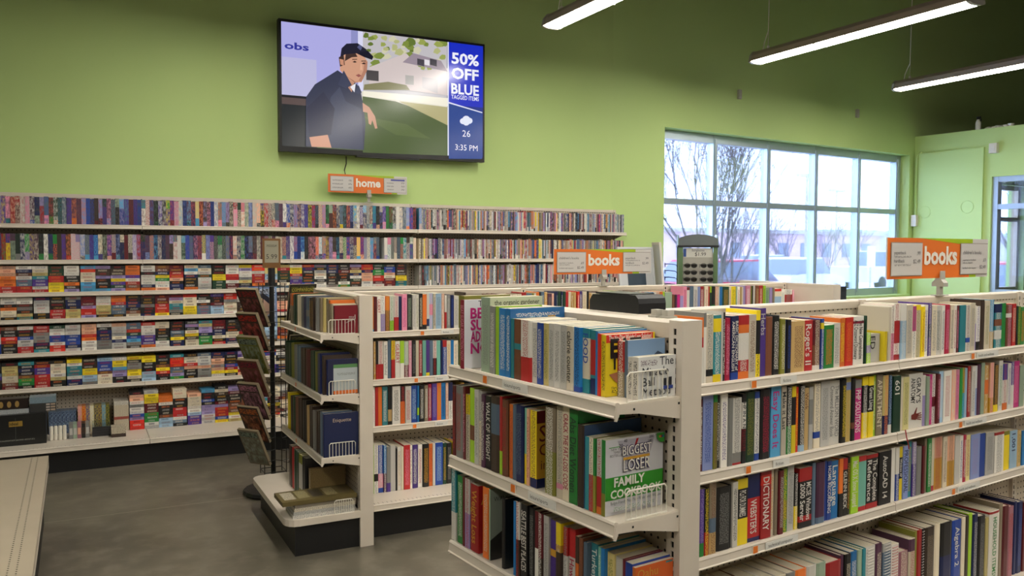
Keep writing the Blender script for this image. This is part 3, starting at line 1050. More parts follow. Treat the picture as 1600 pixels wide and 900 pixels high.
4681 38 231 umber
4725 27 228 tan
4752 27 223 tan
4791 31 247 black
4822 31 242 black
4852 31 237 black
4890 30 243 umber
4919 30 238 umber
4949 30 233 umber
4986 40 232 brown
5025 40 228 brown
5071 47 225 dkgreen
5126 31 219 umber
5157 31 215 umber
5202 32 227 yellow
5234 32 223 yellow
#E4
4686 30 300 black
4717 30 295 black
4753 37 293 olive b=.2-.8:ltgray
4790 37 287 olive b=.2-.8:ltgray
4834 37 280 dkgreen
4870 37 274 dkgreen
4907 37 269 dkgreen
4950 27 277 red
4976 27 271 red
5010 37 262 umber
5047 37 257 umber
'''
def spec(line):
    p = line.split(); d = dict(x=int(p[0]) / 1000, w=int(p[1]) / 1000, h=int(p[2]) / 1000, o=0, b=[], i=None, T=None, C=None, S=None, D=0); p = p[3:]
    if p[0][0] == 'x' and p[0][1:].isdigit(): d['o'] = int(p[0][1:]) / 1000; p = p[1:]
    d['c'] = p[0]
    for q in p[1:]:
        k, v = q.split('=', 1)
        if k == 'b':
            for s in v.split(','):
                r_, c = s.split(':'); a, b_ = r_.split('-'); d['b'].append((float(a), float(b_), c))
        elif k == 'D': d['D'] = float(v)
        elif k in d: d[k] = v.replace('_', ' ')
    return d
def book(d, dep, loc, rotz, hard, rng):
    w, h = d['w'] - .0006, d['h']; tk = .0022 if hard else .0009; bul = -min(.004, w * .12) if hard else -.0006
    base_c = pc(d['c'], .10, rng)
    ink = PAL[d['i']] if d['i'] else None
    zs = sorted({0.0, 1.0, *[min(max(a, 0), 1) for q in d['b'] for a in q[:2]]} | ({.1, .9} if not d['b'] else set()))
    mb = MB(); xs = [0, w * .2, w * .8, w]; ys = [0, bul, bul, 0]
    for a, b_ in zip(zs, zs[1:]):
        mid = (a + b_) / 2; c = base_c; plain = True
        for q in d['b']:
            if q[0] <= mid <= q[1]: c = pc(q[2], .06, rng); plain = False
        for k in range(3):
            ik = (0, 0, 0, 0)
            if k == 1 and ink and not d['T'] and (plain and .1 <= mid <= .9 or (not plain and b_ - a > .2)): ik = (*rgb(*ink), 1)
            elif k == 1 and not ink and d['c'] in ('gold', 'peach', 'pink') and plain: ik = (*pc('white'), .5)
            P = [(xs[k], ys[k], a*h), (xs[k+1], ys[k+1], a*h), (xs[k+1], ys[k+1], b_*h), (xs[k], ys[k], b_*h)]
            so = loc[0] * 7 + loc[1] * 3
            mb.quad(P, c, ik, uv=[(p[0] + so, p[2] + so) for p in P])
        mb.quad([(0, 0, a*h), (0, 0, b_*h), (0, dep, b_*h), (0, dep, a*h)], c); mb.quad([(w, 0, a*h), (w, dep, a*h), (w, dep, b_*h), (w, 0, b_*h)], c)
    ce = tuple(v * .9 for v in base_c)
    for z in (0, h):   # board and spine edges, top and bottom
        for a, b_ in ((0, tk), (w - tk, w)): mb.quad([(a, 0, z), (b_, 0, z), (b_, dep, z), (a, dep, z)], ce)
        mb.quad([(xs[0], 0, z), (xs[1], bul, z), (xs[2], bul, z), (xs[3], 0, z), (w - tk, tk, z), (tk, tk, z)], ce)
    mb.quad([(tk, tk, 0), (tk, dep, 0), (tk, dep, h), (tk, tk, h)], ce); mb.quad([(w - tk, tk, 0), (w - tk, tk, h), (w - tk, dep, h), (w - tk, dep, 0)], ce)
    for a, b_ in ((0, tk), (w - tk, w)): mb.quad([(a, dep, 0), (b_, dep, 0), (b_, dep, h), (a, dep, h)], ce)
    mb.quad([(tk, tk, 0), (tk, tk, h), (w - tk, tk, h), (w - tk, tk, 0)], ce)
    o = mb.build('hardback_book' if hard else 'paperback_book', 'print', loc=loc, rotz=rotz)
    iz = .003 if hard else .0004
    MB().box(tk, tk, iz, w - tk, dep - (.004 if hard else .0005), h - iz).build('page_block', 'pages', o)
    if d['T']:
        lines = d['T'].split('|'); n = len(lines); tm = MB(); lo, hi = (.45 if 'ANATOMY' in d['T'] else .12), .92
        for q in d['b']:
            if q[0] <= .02 and q[1] < .5 and len(d['b']) < 3: lo = max(lo, q[1] + .03)
            if q[1] >= .98 and q[0] > .5: hi = min(hi, q[0] - .03)
        if d['c'] in ('black', 'red') and any(q[2] in ('yellow', 'navy', 'red') for q in d['b']): pass
        col = pc(d['i'] or 'white'); size = min(w * .84 / n / .78, .042)
        for k, s in enumerate(lines):
            xk = w / 2 - size * .36 + (n / 2 - .5 - k) * size * .9
            tm.text(s, (xk, bul - .0006, h * hi), (0, 0, -1), (1, 0, 0), size, col, maxw=h * (hi - lo), bold=.012)
        tm.build('spine_title', 'print', o)
    if d['S']:
        sp = MB(); col = pc(d['S'])
        for k in range(int(h / .011)):
            z = .008 + k * .011; sp.tube([(w*.1, .004, z), (w*.2, -.004, z + .002), (w*.8, -.004, z + .003), (w*.9, .004, z + .004)], .0011, 4, col)
        sp.build('spiral_binding', 'print', o)
    return o
DESC = dict(A=('fiction-tagged bookcase',), F=('leisure-tagged end display',), M=('bookcase by magazine rack',), E=('end display by magazine rack',))
ORD = {'1': 'top shelf', '2': 'second shelf', '3': 'third shelf', '4': 'bottom shelf'}
ROWZ = dict(A1=1.213, A2=.939, A3=.671, A4=.2, M1=1.143, M2=.863, M3=.588, M4=.2, F1=1.234, F2=.926, F3=.632, E1=1.172, E2=.843, E3=.509, E4=.2)
HARDC = {'brown', 'umber', 'maroon', 'navy', 'dkgreen', 'plum', 'taupe', 'slate', 'gray', 'tan', 'mauve', 'crimson', 'black', 'olive'}
rows = {}; cur_ = None
for ln in BOOKS.strip().split('\n'):
    if ln.startswith('#'): cur_ = ln[1:]; rows[cur_] = []
    else: rows[cur_].append(spec(ln))
COVERS = {}; ALLB = []
for rn, L_ in rows.items():
    rng = random.Random(rn); z = ROWZ[rn] + .0008
    for k, d in enumerate(L_):
        hard = rn[0] == 'E' or rn == 'A4' and not d['S'] or (d['c'] in HARDC and not d['T'] and rn in ('M1', 'A1', 'A2', 'A3', 'F2', 'F3', 'M4', 'M2', 'M3'))
        jit = rng.uniform(-.003, .004)
        if rn[0] == 'A':
            y = (1.812 if rn != 'A4' else 1.79) + jit + d['D']; dep = min(rng.uniform(.125, .145), 1.942 - y); loc, rot = Bp(d['x'], y, z), DB
            if rn == 'A4': dep = 1.942 - y
        elif rn[0] == 'M':
            y = (4.69 if rn != 'M4' else 4.66) + jit; dep = min(rng.uniform(.13, .15), 4.838 - y); loc, rot = (d['x'], y, z), 0
            if rn == 'M4': dep = 4.838 - y
        elif rn[0] == 'F':
            x = 1.412 + d['o'] + jit * .5 + d['D']; dep = min(rng.uniform(.15, .185), 1.617 - x); loc, rot = Bp(x, d['x'] + d['w'], z), DB - R(90)
            if d['C'] in ('loser', 'eat', 'oahu', 'organic', 'nodiet', 'bluecover', 'bluetop'): dep = 1.617 - x
        else:
            x = (1.155 if rn != 'E4' else 1.12) + d['o'] + jit * .5; dep = min(rng.uniform(.14, .165), 1.342 - x); loc, rot = (x, d['x'] + d['w'], z), R(-90)
            if rn == 'E4': d['h'] = min(d['h'], .245)
            if d['C']: dep = 1.342 - x
        o = book(d, dep, loc, rot, hard, rng); ALLB.append((o, rn, k, d, hard))
        if d['C']: COVERS[d['C']] = (o, d['w'] - .0006, dep, d['h'])
seen = {}
for o, rn, k, d, hard in ALLB:
    L_ = rows[rn]; nb = [cname(L_[j]['c']) for j in (k - 1, k + 1) if 0 <= j < len(L_)]
    kd = 'hardback' if hard else 'paperback'
    if d['S']: kd = 'spiral notebook'; o.name = 'spiral_notebook'
    pos = 'between %s and %s' % tuple(nb) if len(nb) == 2 else 'beside %s' % nb[0]
    lab = '%s %s %s, %s, %s' % (cname(d['c']), kd, pos, ORD[rn[1]], DESC[rn[0]][0])
    o['label'] = lab; o['category'] = 'book'; o['group'] = 'books on the %s, %s' % (ORD[rn[1]], DESC[rn[0]][0]); seen.setdefault(lab, []).append((o, d))
for lab, L_ in seen.items():
    if len(L_) > 1:
        L_.sort(key=lambda q: q[1]['w'])
        if L_[-1][1]['w'] > 1.25 * L_[0][1]['w'] and len(L_) == 2:
            L_[0][0]['label'] = 'thin ' + lab; L_[1][0]['label'] = 'thick ' + lab
# front covers that can be seen
class Cover(MB):
    def __init__(s, key): super().__init__(); s.o, s.w, s.d, s.h = COVERS[key]; s.n = 0
    def rect(s, u0, v0, u1, v1, col, ink=(0, 0, 0, 0)):
        s.n += 1; x = s.w + .0004 * s.n; P = [(x, u0*s.d, v0*s.h), (x, u1*s.d, v0*s.h), (x, u1*s.d, v1*s.h), (x, u0*s.d, v1*s.h)]
        s.quad(P, col, ink, uv=[(p[1], p[2]) for p in P]); return s
    def poly(s, pts, col):
        s.n += 1; x = s.w + .0004 * s.n; s.quad([(x, u*s.d, v*s.h) for u, v in pts], col); return s
    def say(s, txt, u, v, size, col, maxu=.9, align='L', bold=.0):
        s.n += 1; x = s.w + .0004 * s.n; s.text(txt, (x, u*s.d, v*s.h), (0, 1, 0), (0, 0, 1), size, col, maxw=maxu*s.d, align=align, bold=bold); return s
    def done(s): return s.build('cover_art', 'print', s.o)
WH, BK = pc('white'), pc('black')
c = Cover('beat').rect(0, 0, 1, 1, rgb(216, 216, 222)); c.say('The', .3, .90, .028, BK, .5)
for k, t_ in enumerate(('BEAT', 'SUGAR', 'ADDICTION', 'NOW!')): c.say(t_, .13, .73 - k * .17, .048, pc('magenta'), .82, bold=.03)
c.done()
c = Cover('organic').rect(0, 0, 1, 1, rgb(178, 188, 158)); c.say('the organic gardener', .08, .90, .022, rgb(50, 50, 40), .86, bold=.01); c.rect(.1, .1, .9, .7, rgb(120, 150, 80), (*pc('cream'), .5)); c.done()
c = Cover('bluecover').rect(0, 0, 1, 1, rgb(32, 100, 158)); c.rect(.1, .88, .9, .93, rgb(32, 100, 158), (*WH, 1)); c.say('THE', .35, .80, .024, rgb(170, 210, 235), .5); c.rect(.68, .76, .82, .88, pc('gold')); c.done()
c = Cover('nodiet').rect(0, 0, 1, 1, pc('scarlet')); c.done()
c = Cover('eat').rect(0, 0, 1, 1, pc('yellow')).rect(.0, .87, .96, 1, pc('scarlet')); c.say('The No-Diet Weight Loss Solution!', .05, .905, .02, WH, .88, bold=.02); c.say('EAT', .08, .66, .062, BK, .9, bold=.05); c.say('THIS', .08, .44, .05, BK, .8, bold=.02)
c.poly([(.05, .36), (.4, .42), (.7, .34), (.6, .24), (.2, .22)], rgb(172, 112, 78)).rect(.1, .05, .6, .16, pc('yellow'), (*BK, 1)); c.done()
c = Cover('landscape').rect(0, 0, 1, 1, rgb(120, 150, 186)).poly([(0, .5), (.2, .72), (.5, .6), (.8, .78), (1, .7), (1, .4), (0, .4)], rgb(40, 60, 84)).poly([(0, 0), (0, .48), (.5, .5), (1, .42), (1, 0)], rgb(150, 130, 110)); c.done()
c = Cover('miracle').rect(0, 0, 1, 1, rgb(222, 222, 218)); c.rect(.06, .78, .5, .92, rgb(222, 222, 218), (*pc('plum'), 1))
for k, t_ in enumerate(('The', 'Miracle', 'Ball', 'Method')): c.say(t_, .56 if k == 0 else .1, .78 - k * .235, .033, rgb(34, 36, 44), .42 if k == 0 else .86)
c.rect(.66, .28, .74, .46, rgb(40, 40, 46)).rect(.8, .28, .88, .48, rgb(40, 40, 46)).rect(.64, .20, .76, .28, rgb(50, 70, 150)).rect(.79, .20, .91, .28, rgb(50, 70, 150)); c.done()
c = Cover('soom').rect(0, 0, 1, 1, pc('gold')).rect(0, .84, 1, 1, pc('maroon')).rect(0, 0, 1, .12, pc('navy')); c.say('S', .05, .6, .07, pc('maroon'), .5); c.say('OOM', .05, .42, .05, pc('maroon'), .8); c.say('in M', .08, .24, .04, pc('brown'), .8); c.done()
c = Cover('bluetop').rect(0, 0, 1, 1, rgb(62, 92, 140)); c.done()
c = Cover('loser').rect(0, 0, 1, 1, rgb(205, 204, 208)).rect(0, .20, 1, .50, rgb(52, 148, 42))
c.poly([(.2, .97), (.85, .97), (.74, .70), (.64, .55), (.40, .55), (.3, .72)], rgb(176, 172, 182))
c.poly([(.52, .97), (.56, .97), (.48, .80), (.46, .80)], pc('red')); c.say('20', .22, .88, .014, BK); c.say('40', .3, .94, .012, BK); c.say('200', .74, .95, .011, BK); c.say('180', .72, .89, .012, BK)
for dx, col, bo in ((-.004, rgb(40, 34, 84), .05), (0, WH, .01)):
    c.say('BIGGEST', .27 + dx, .77, .036, col, .50, bold=bo); c.say('LOSER', .29 + dx, .56, .044, col, .46, bold=bo)
c.rect(.28, .71, .74, .745, pc('gold')); c.poly([(.86, 1), (1, 1), (1, .87), (.93, .87), (.87, .92)], rgb(52, 148, 42))
for q in range(5): c.rect(.90 + q*.016, .935, .914 + q*.016, .965, [pc('gold'), pc('orange'), pc('red'), pc('purple'), pc('azure')][q])
c.say('THE|NEW YORK|TIMES|BESTSELLER'.split('|')[1], .06, .86, .009, rgb(60, 60, 60)); c.say('TIMES', .1, .82, .009, rgb(60, 60, 60)); c.say('BESTSELLER', .04, .78, .009, rgb(60, 60, 60)); c.rect(.02, .90, .2, .91, rgb(52, 148, 42))
c.say('FAMILY', .11, .385, .033, WH, .78, bold=.03); c.say('COOKBOOK', .05, .235, .031, WH, .88, bold=.025); c.say('Budget-Friendly Meals Your Whole Family Will Love', .05, .155, .012, rgb(50, 70, 60), .88); c.rect(.1, .06, .8, .12, rgb(205, 204, 208), (*rgb(120, 150, 120), 1)); c.done()
c = Cover('weight').rect(0, 0, 1, 1, pc('red')); c.say('A', .05, .72, .06, pc('gold'), .6); c.poly([(.1, .1), (.1, .5), (.3, .62), (.6, .5), (.6, .15), (.4, .08)], pc('brown')); c.done()
c = Cover('walk').rect(0, 0, 1, 1, rgb(150, 160, 146)).poly([(0, 0), (0, .28), (.3, .4), (.5, .55), (.6, .8), (.8, .85), (.9, .6), (1, 0)], rgb(44, 42, 40)); c.rect(.3, .92, .9, .96, rgb(150, 160, 146), (*rgb(90, 96, 88), 1)); c.say('WALK', .08, .82, .020, rgb(70, 76, 68), .8); c.done()
c = Cover('rock').rect(0, 0, 1, 1, rgb(22, 24, 26)).rect(.25, .18, .85, .52, pc('olive')); c.say('THE', .4, .78, .014, pc('olive')); c.rect(.3, .6, .85, .7, rgb(22, 24, 26), (*pc('olive'), 1)); c.done()
c = Cover('oahu').rect(0, 0, 1, 1, rgb(206, 92, 34)).rect(.8, .95, .98, .98, pc('teal')); c.say('Oahu', .05, .80, .034, pc('gold'), .6); c.done()
c = Cover('redcover').rect(0, 0, 1, 1, rgb(124, 20, 36)); c.poly([(.45, .36), (.62, .46), (.86, .52), (.86, .66), (.9, .66), (.9, .49), (.64, .43)], pc('ltgray')); c.say('my', .62, .53, .026, pc('ltgray'), .22); c.done()
c = Cover('whitebox').rect(0, 0, 1, 1, rgb(30, 34, 66)).rect(.18, .12, .98, .86, rgb(176, 184, 186)).rect(.18, .76, .98, .86, rgb(88, 136, 84)).rect(.18, .02, .98, .12, pc('orange')).rect(.3, .55, .9, .62, rgb(176, 184, 186), (*pc('gray'), 1)); c.done()
c = Cover('etiquette').rect(0, 0, 1, 1, rgb(26, 36, 74)); c.say('Etiquette', .25, .80, .028, rgb(190, 170, 150), .6); c.done()
hb = next(o for o, rn, k, d, h in ALLB if rn == 'A2' and d['T'] and 'ANATOMY' in d['T'])
hm = MB(); hc = rgb(120, 40, 34)
hm.quad([(.02, -.002, .035), (.05, -.002, .03), (.07, -.002, .05), (.045, -.002, .058), (.018, -.002, .052)], hc)
for k in range(4): hm.quad([(.055, -.002, .032 + k*.006), (.092 - abs(k - 1.5)*.004, -.002, .026 + k*.009), (.092 - abs(k - 1.5)*.004, -.002, .030 + k*.009), (.055, -.002, .037 + k*.006)], hc)
hm.quad([(.035, -.002, .055), (.05, -.002, .055), (.058, -.002, .078), (.054, -.002, .079)], hc); hm.build('hand_print', 'print', hb)
# bookmark ribbon
tag(MB().tube([(0, 0, .0), (.004, -.004, -.03), (.016, -.006, -.06), (.02, -.004, -.075)], .0022, 5, pc('red')).build('bookmark_ribbon', 'print', loc=Bp(2.99, 1.786, .950), rotz=DB), 'red bookmark ribbon hanging over second shelf of fiction-tagged bookcase', 'ribbon')
# flat book and magazines on the base of the old hardbacks' display
for k in range(4):
    tag(MB().box(0, 0, 0, .33, .19, .018, pc(('white', 'ltgray', 'cream', 'taupe')[k]), ink=(*pc('gray'), 1)).build('magazine', 'print', loc=(.985 + .004 * k, 4.40, .2006 + .0185 * k), rotz=R((k - 2) * .5)),
        '%s magazine in flat pile under the big gold picture book' % ('white', 'pale grey', 'cream', 'grey brown')[k], 'magazine', 'magazines piled on the end display base')
fb = tag(MB().box(0, 0, 0, .40, .205, .022, rgb(96, 84, 48)).build('picture_book', 'print', loc=(.93, 4.393, .2755), rotz=R(.5)), 'large gold and brown picture book lying on pile of magazines', 'book')
fm = MB(); rng = random.Random(3)
for k in range(5):
    x = .02 + k * .075; fm.quad([(x, .04, .0224), (x + .062, .04, .0224), (x + .062, .18, .0224), (x, .18, .0224)], (rgb(196, 186, 160), rgb(150, 140, 96), rgb(60, 52, 38), rgb(170, 156, 110), rgb(104, 92, 60))[k], (*rgb(40, 36, 28), .5), uv=[(k, 0), (k + .06, 0), (k + .06, .2), (k, .2)])
fm.build('cover_art', 'print', fb); MB().box(.004, .004, .003, .397, .202, .019).build('page_block', 'pages', fb)
yb = tag(MB().box(0, 0, 0, .2, .035, .2, rgb(150, 128, 84), ink=(*rgb(90, 70, 40), 1)).build('book_box', 'print', loc=(1.13, 4.612, .2009), rotz=0), 'yellowed cardboard book box behind the big picture book', 'box')

# ------------------------------------------------------------------ videos, tapes and discs on the wall shelving
def wpick(rng, tab):
    r_ = rng.random() * sum(tab.values())
    for k, v in tab.items():
        r_ -= v
        if r_ <= 0: return k
    return k
TAPE = dict(black=26, white=17, cream=10, ltgray=6, red=7, blue=4, navy=8, maroon=5, yellow=4, green=3, dkgreen=4, lilac=4, ltblue=4, skyblue=2, orange=3, peach=4, umber=5, purple=3, brown=3, gray=4, khaki=3, scarlet=3, slate=3, teal=2)
CASE = dict(white=13, cream=5, purple=10, navy=11, blue=6, slate=9, plum=10, dkgreen=6, green=3, skyblue=4, pink=2, maroon=5, red=3, orange=2, yellow=2, umber=9, periwinkle=4, black=9, peach=2, sage=4, lilac=3, teal=3, gray=5)
DISC = dict(ltgray=12, white=12, gray=9, slate=10, umber=6, black=8, navy=6, peach=5, red=3, crimson=2, cream=6, blue=4, skyblue=3, yellow=2, taupe=7, brown=4, lilac=5, orange=2, teal=2, pink=2, maroon=2)
INKS = ('white', 'black', 'red', 'yellow', 'cream', 'blue', 'orange', 'ltgray')
def block(mb, x, y, z, w, d, h, c, ik, a, rng, split=None):
    """a printed case: plain body, the printed face towards -y"""
    o = rng.uniform(0, 50); col = pc(c, .12, rng)
    mb.box(x, y, z, x + w, y + d, z + h, col)
    i = len(mb.f) - 6; ink = (*pc(ik), a)
    P = [mb.v[q] for q in mb.f[i]]; mb.k[i] = ink; mb.uv[i] = [(p[0] * .5 + o, p[2] * (.5 if a < .8 else .9) + o) for p in P]
    if split:
        e = .0003; zz = z + h * split[0]; z2 = z + h * split[1]
        mb.quad([(x, y - e, zz), (x + w, y - e, zz), (x + w, y - e, z2), (x, y - e, z2)], pc(split[2], .1, rng), (*pc(ik), .5 if a < .8 else 0), uv=[(o, 0), (o + w * .5, 0), (o + w * .5, .05), (o, .05)])
ORDW = ['top', 'second', 'third', 'fourth', 'fifth', 'sixth']
LBL = []
def single(name, mb, o3, label, cat, group):
    o = mb.build(name, 'print', loc=o3); tag(o, label, cat, group); return o
yf = 7.262; rng = random.Random(11)
# upright video cases, two shelves
for r_ in (0, 1):
    x = -.62; items = []
    while x < 2.755:
        w = rng.uniform(.0275, .0335)
        if r_ == 1 and 2.40 < x < 2.46: x = 2.465
        items.append((x, w, rng.choice((.205, .208, .21, .2, .206)) if r_ == 0 else rng.uniform(.196, .205), wpick(rng, CASE))); x += w + .0004
    for k, (x, w, h, c) in enumerate(items):
        mb = MB(); s3 = rng.random(); ik = rng.choice(list(CASE)) if rng.random() < .6 else rng.choice(INKS)
        sp = (0, rng.uniform(.15, .35), rng.choice(list(CASE))) if s3 < .35 else ((rng.uniform(.6, .75), 1, rng.choice(list(CASE))) if s3 < .55 else None)
        block(mb, 0, 0, 0, w, .125, h, c, ik, .5 if rng.random() < .75 else 1, rng, sp)
        nb = [cname(items[j][3]) for j in (k - 1, k + 1) if 0 <= j < len(items)]
        single('video_case', mb, (x, yf + rng.uniform(0, .006), WT[r_] + .0005), '%s video case standing between %s and %s cases, %s wall shelf' % (cname(c), nb[0], nb[-1], ORDW[r_]), 'video case', 'video cases on the %s wall shelf' % ORDW[r_])
# flat stacks of tapes
tapes = []
for r_, x1, n in ((2, 2.74, 8), (3, 2.74, 7), (4, 2.74, 8), (5, 2.74, 8), (6, 2.74, 11)):
    x = -.62 if r_ < 6 else .345
    z0 = (WT[r_] if r_ < 6 else .195) + .0005; cidx = 0
    while x + .104 < x1:
        z = z0; nn = n if r_ < 6 else rng.choice((10, 11, 12)); col_ = []
        while len(col_) < nn:
            c = wpick(rng, TAPE)
            for q in range(rng.choice((1, 1, 1, 2, 3))):
                if len(col_) < nn: col_.append(c)
        for k, c in enumerate(col_):
            yy = (yf if r_ < 6 else 7.19) + rng.uniform(0, .008); depth = (x * .46 + yy * .888)
            top = (WT[r_ - 1] - .03) if r_ < 6 else .5
            hh = min(.0250, (top - z0 - .004) / nn - .0003)
            if z + hh > top - .001: break
            tapes.append((depth + (0.35 if r_ == 6 else 0), x + rng.uniform(-.001, .001), yy, z, hh, c, col_[k - 1] if k else None, col_[k + 1] if k + 1 < len(col_) else None, r_)); z += hh + .0003
        x += .1055 + (.006 if rng.random() < .1 else 0); cidx += 1
tapes.sort(key=lambda q: q[0])
rest = MB()
for i, (dp, x, y, z, hh, c, lo, hi, r_) in enumerate(tapes):
    dark = sum(PAL[c]) < 380; ik = rng.choice(('white', 'cream', 'gold', 'red', 'ltgray', 'orange')) if dark else rng.choice(('black', 'red', 'navy', 'maroon', 'brown'))
    a = 1 if rng.random() < .8 else .5
    if i < 300:
        mb = MB(); block(mb, 0, 0, 0, .1035, .178, hh, c, ik, 0, rng)
        zz = mb.f[-6]; o_ = rng.uniform(0, 40); e = .0003; u0 = rng.uniform(.01, .03); u1 = rng.uniform(.07, .092)
        mb.quad([(u0, -e, .005), (u1, -e, .005), (u1, -e, .019), (u0, -e, .019)], pc(c, .1, rng), (*pc(ik), a), uv=[(o_, 0), (o_ + .09, 0), (o_ + .09, .014), (o_, .014)])
        sh = '%s wall shelf' % ORDW[r_] if r_ < 6 else 'lowest wall deck'
        pos = 'between %s below and %s above' % (cname(lo), cname(hi)) if lo and hi else ('under %s at bottom of stack' % cname(hi) if hi else 'atop %s in stack' % cname(lo))
        single('video_tape', mb, (x, y, z), '%s tape lying %s, %s' % (cname(c), pos, sh), 'video tape', 'tapes stacked flat on the wall shelves')
    else:
        block(rest, x, y, z, .1035, .178, hh, c, ik, 0, rng)
        o_ = rng.uniform(0, 40); e = .0003; u0 = x + rng.uniform(.01, .03); u1 = x + rng.uniform(.07, .092)
        rest.quad([(u0, y - e, z + .005), (u1, y - e, z + .005), (u1, y - e, z + .019), (u0, y - e, z + .019)], pc(c, .1, rng), (*pc(ik), a), uv=[(o_, 0), (o_ + .09, 0), (o_ + .09, .014), (o_, .014)])
tag(rest.build('video_tape', 'print'), 'many more video tapes stacked flat further along the wall shelves', 'video tapes', kind='stuff')
# thin disc cases, three shelves
rest = MB()
for r_ in (0, 1, 2):
    x = 2.80; items = []
    while x < 5.075:
        w = rng.choice((.0142, .0148, .0155, .0145, .015)) if rng.random() < .94 else .026
        items.append((x, w, rng.uniform(.186, .192) if w < .02 else .2, wpick(rng, DISC))); x += w + .0003
    for k, (x, w, h, c) in enumerate(items):
        ik = rng.choice(list(DISC)); sp = (0, rng.uniform(.1, .3), rng.choice(('white', 'ltgray', 'black'))) if rng.random() < .3 else None
        args = (w, .13, h, c, ik, .5 if rng.random() < .6 else 1, rng, sp); y = yf + rng.uniform(0, .005); z = WT[r_] + .0005
        if k < 100:
            mb = MB(); block(mb, 0, 0, 0, *args); nb = [cname(items[j][3]) for j in (k - 1, k + 1) if 0 <= j < len(items)]
            single('disc_case', mb, (x, y, z), 'thin %s disc case between %s and %s, %s wall shelf' % (cname(c), nb[0], nb[-1], ORDW[r_]), 'disc case', 'disc cases on the %s wall shelf' % ORDW[r_])
        else: block(rest, x, y, z, *args)
tag(rest.build('disc_case', 'print'), 'many more thin disc cases towards the far end of wall shelving', 'disc cases', kind='stuff')
# the rest of the bookcase by the magazine rack, further along its lower shelves
rest = MB(); keys = [k for k in PAL if k not in ('gray',)]
for x0, z, hh, y in ((2.075, .8638, .19, 4.69), (2.035, .5888, .22, 4.69), (2.02, .2008, .255, 4.66)):
    x = x0
    while x < 4.80:
        w = rng.uniform(.012, .04); h = hh * rng.uniform(.82, 1.05); c = rng.choice(keys); block(rest, x, y + rng.uniform(-.003, .004), z, w, 4.835 - y - .01, h, c, rng.choice(INKS), 1 if rng.random() < .6 else 0, rng); x += w + .0005
tag(rest.build('paperback_book', 'print'), 'more books further along the lower shelves of bookcase by magazine rack', 'books', kind='stuff')
# odds and ends on the wall shelving's lowest deck
Z0 = .1955
bxo = tag(MB().box(-.62, 6.99, 0, -.225, 7.18, .225, rgb(26, 26, 25)).build('boxed_set', 'print', loc=(0, 0, Z0)), 'large black boxed set with small gold badge', 'box')
m_ = MB().box(-.46, 6.9885, .14, -.375, 6.99, .178, rgb(150, 120, 50)); m_.text('ideal', (-.455, 6.988, .15), (1, 0, 0), (0, 0, 1), .03, rgb(40, 34, 20), bold=.02)
m_.box(-.42, 6.989, .03, -.4175, 6.99, .20, rgb(80, 80, 76)).quad([(-.52, 6.9895, .035), (-.3, 6.9895, .035), (-.3, 6.9895, .045), (-.52, 6.9895, .045)], rgb(26, 26, 25), (*rgb(150, 150, 140), 1), uv=[(0, 0), (.2, 0), (.2, .01), (0, .01)])
m_.build('badge', 'print', bxo)
o = tag(MB().box(-.62, 7.04, .2252, -.335, 7.18, .255, rgb(196, 196, 190), ink=(*pc('slate'), 1)).build('boxed_set', 'print', loc=(0, 0, Z0)), 'white boxed set lying on top of the large black one', 'box')
o = tag(MB().box(-.62, 7.06, 0, -.34, 7.18, .075, rgb(36, 24, 18)).build('boxed_set', 'print', loc=(0, 0, Z0 + .2556)), 'dark brown boxed set with three gold ovals', 'box')
m_ = MB()
for k in range(3):
    pts = [(-.51 + k * .05 + .014 * math.cos(a * .7), 7.0594, .036 + .024 * math.sin(a * .7)) for a in range(9)]; m_.quad(pts, rgb(160, 128, 70))
m_.build('oval_print', 'print', o)
o = tag(MB().box(-.33, 7.05, 0, -.16, 7.17, .062, rgb(56, 56, 54)).box(-.33, 7.046, .062, -.16, 7.17, .108, rgb(120, 140, 150), ink=(*rgb(90, 110, 120), .5)).build('boxed_set', 'print', loc=(0, 0, Z0 + .2255)), 'grey boxed set with pale blue landscape on top of black one', 'box')
m_ = MB()
for k in range(3): m_.box(-.225, 7.0485, .004 + k*.02, -.20, 7.05, .016 + k*.02, rgb(180, 170, 160)).box(-.195, 7.0485, .004 + k*.02, -.165, 7.05, .016 + k*.02, rgb(170, 150, 130))
m_.build('label_print', 'print', o)
for k in range(4):
    o = tag(MB().lathe([(.012, 0), (.0135, .004), (.0135, .100), (.011, .107)], 12).build('cassette_case', 'whitewire', loc=(-.195 + k * .029, 7.065, Z0), smooth=False), 'white rounded cassette case in row of four', 'case', 'white cassette cases on the lowest wall deck')
for k in range(5):
    o = tag(MB().box(0, 0, 0, .026, .11, .11, pc(('gray', 'sage', 'mauve', 'black', 'gray')[k])).box(.003, -.001, .03, .023, 0, .08, pc(('ltgray', 'ltgray', 'peach', 'umber', 'ltgray')[k])).build('cassette_case', 'print', loc=(-.078 + k * .0275, 7.055, Z0)), '%s cassette case with printed label, beside white rounded ones' % ('grey', 'grey green', 'mauve', 'black', 'last grey')[k], 'case')
for k in range(7):
    tag(MB().box(0, 0, 0, .026, .12, .175, rgb(38, 40, 82), ink=(*pc('ltblue'), .5)).build('video_case', 'print', loc=(-.218 + k * .0275, 7.29, Z0)), 'navy video case in matching row behind the cassette cases', 'video case', 'navy video cases on the lowest wall deck')
for k, c in enumerate(('pink', 'scarlet', 'purple', 'white', 'navy', 'plum', 'skyblue', 'dkgreen')):
    tag(MB().box(0, 0, 0, .027, .12, .205, pc(c), ink=(*pc('yellow'), .5)).build('video_case', 'print', loc=(-.018 + k * .0278, 7.26, Z0)), '%s video case in colourful row on the lowest wall deck' % cname(c), 'video case')
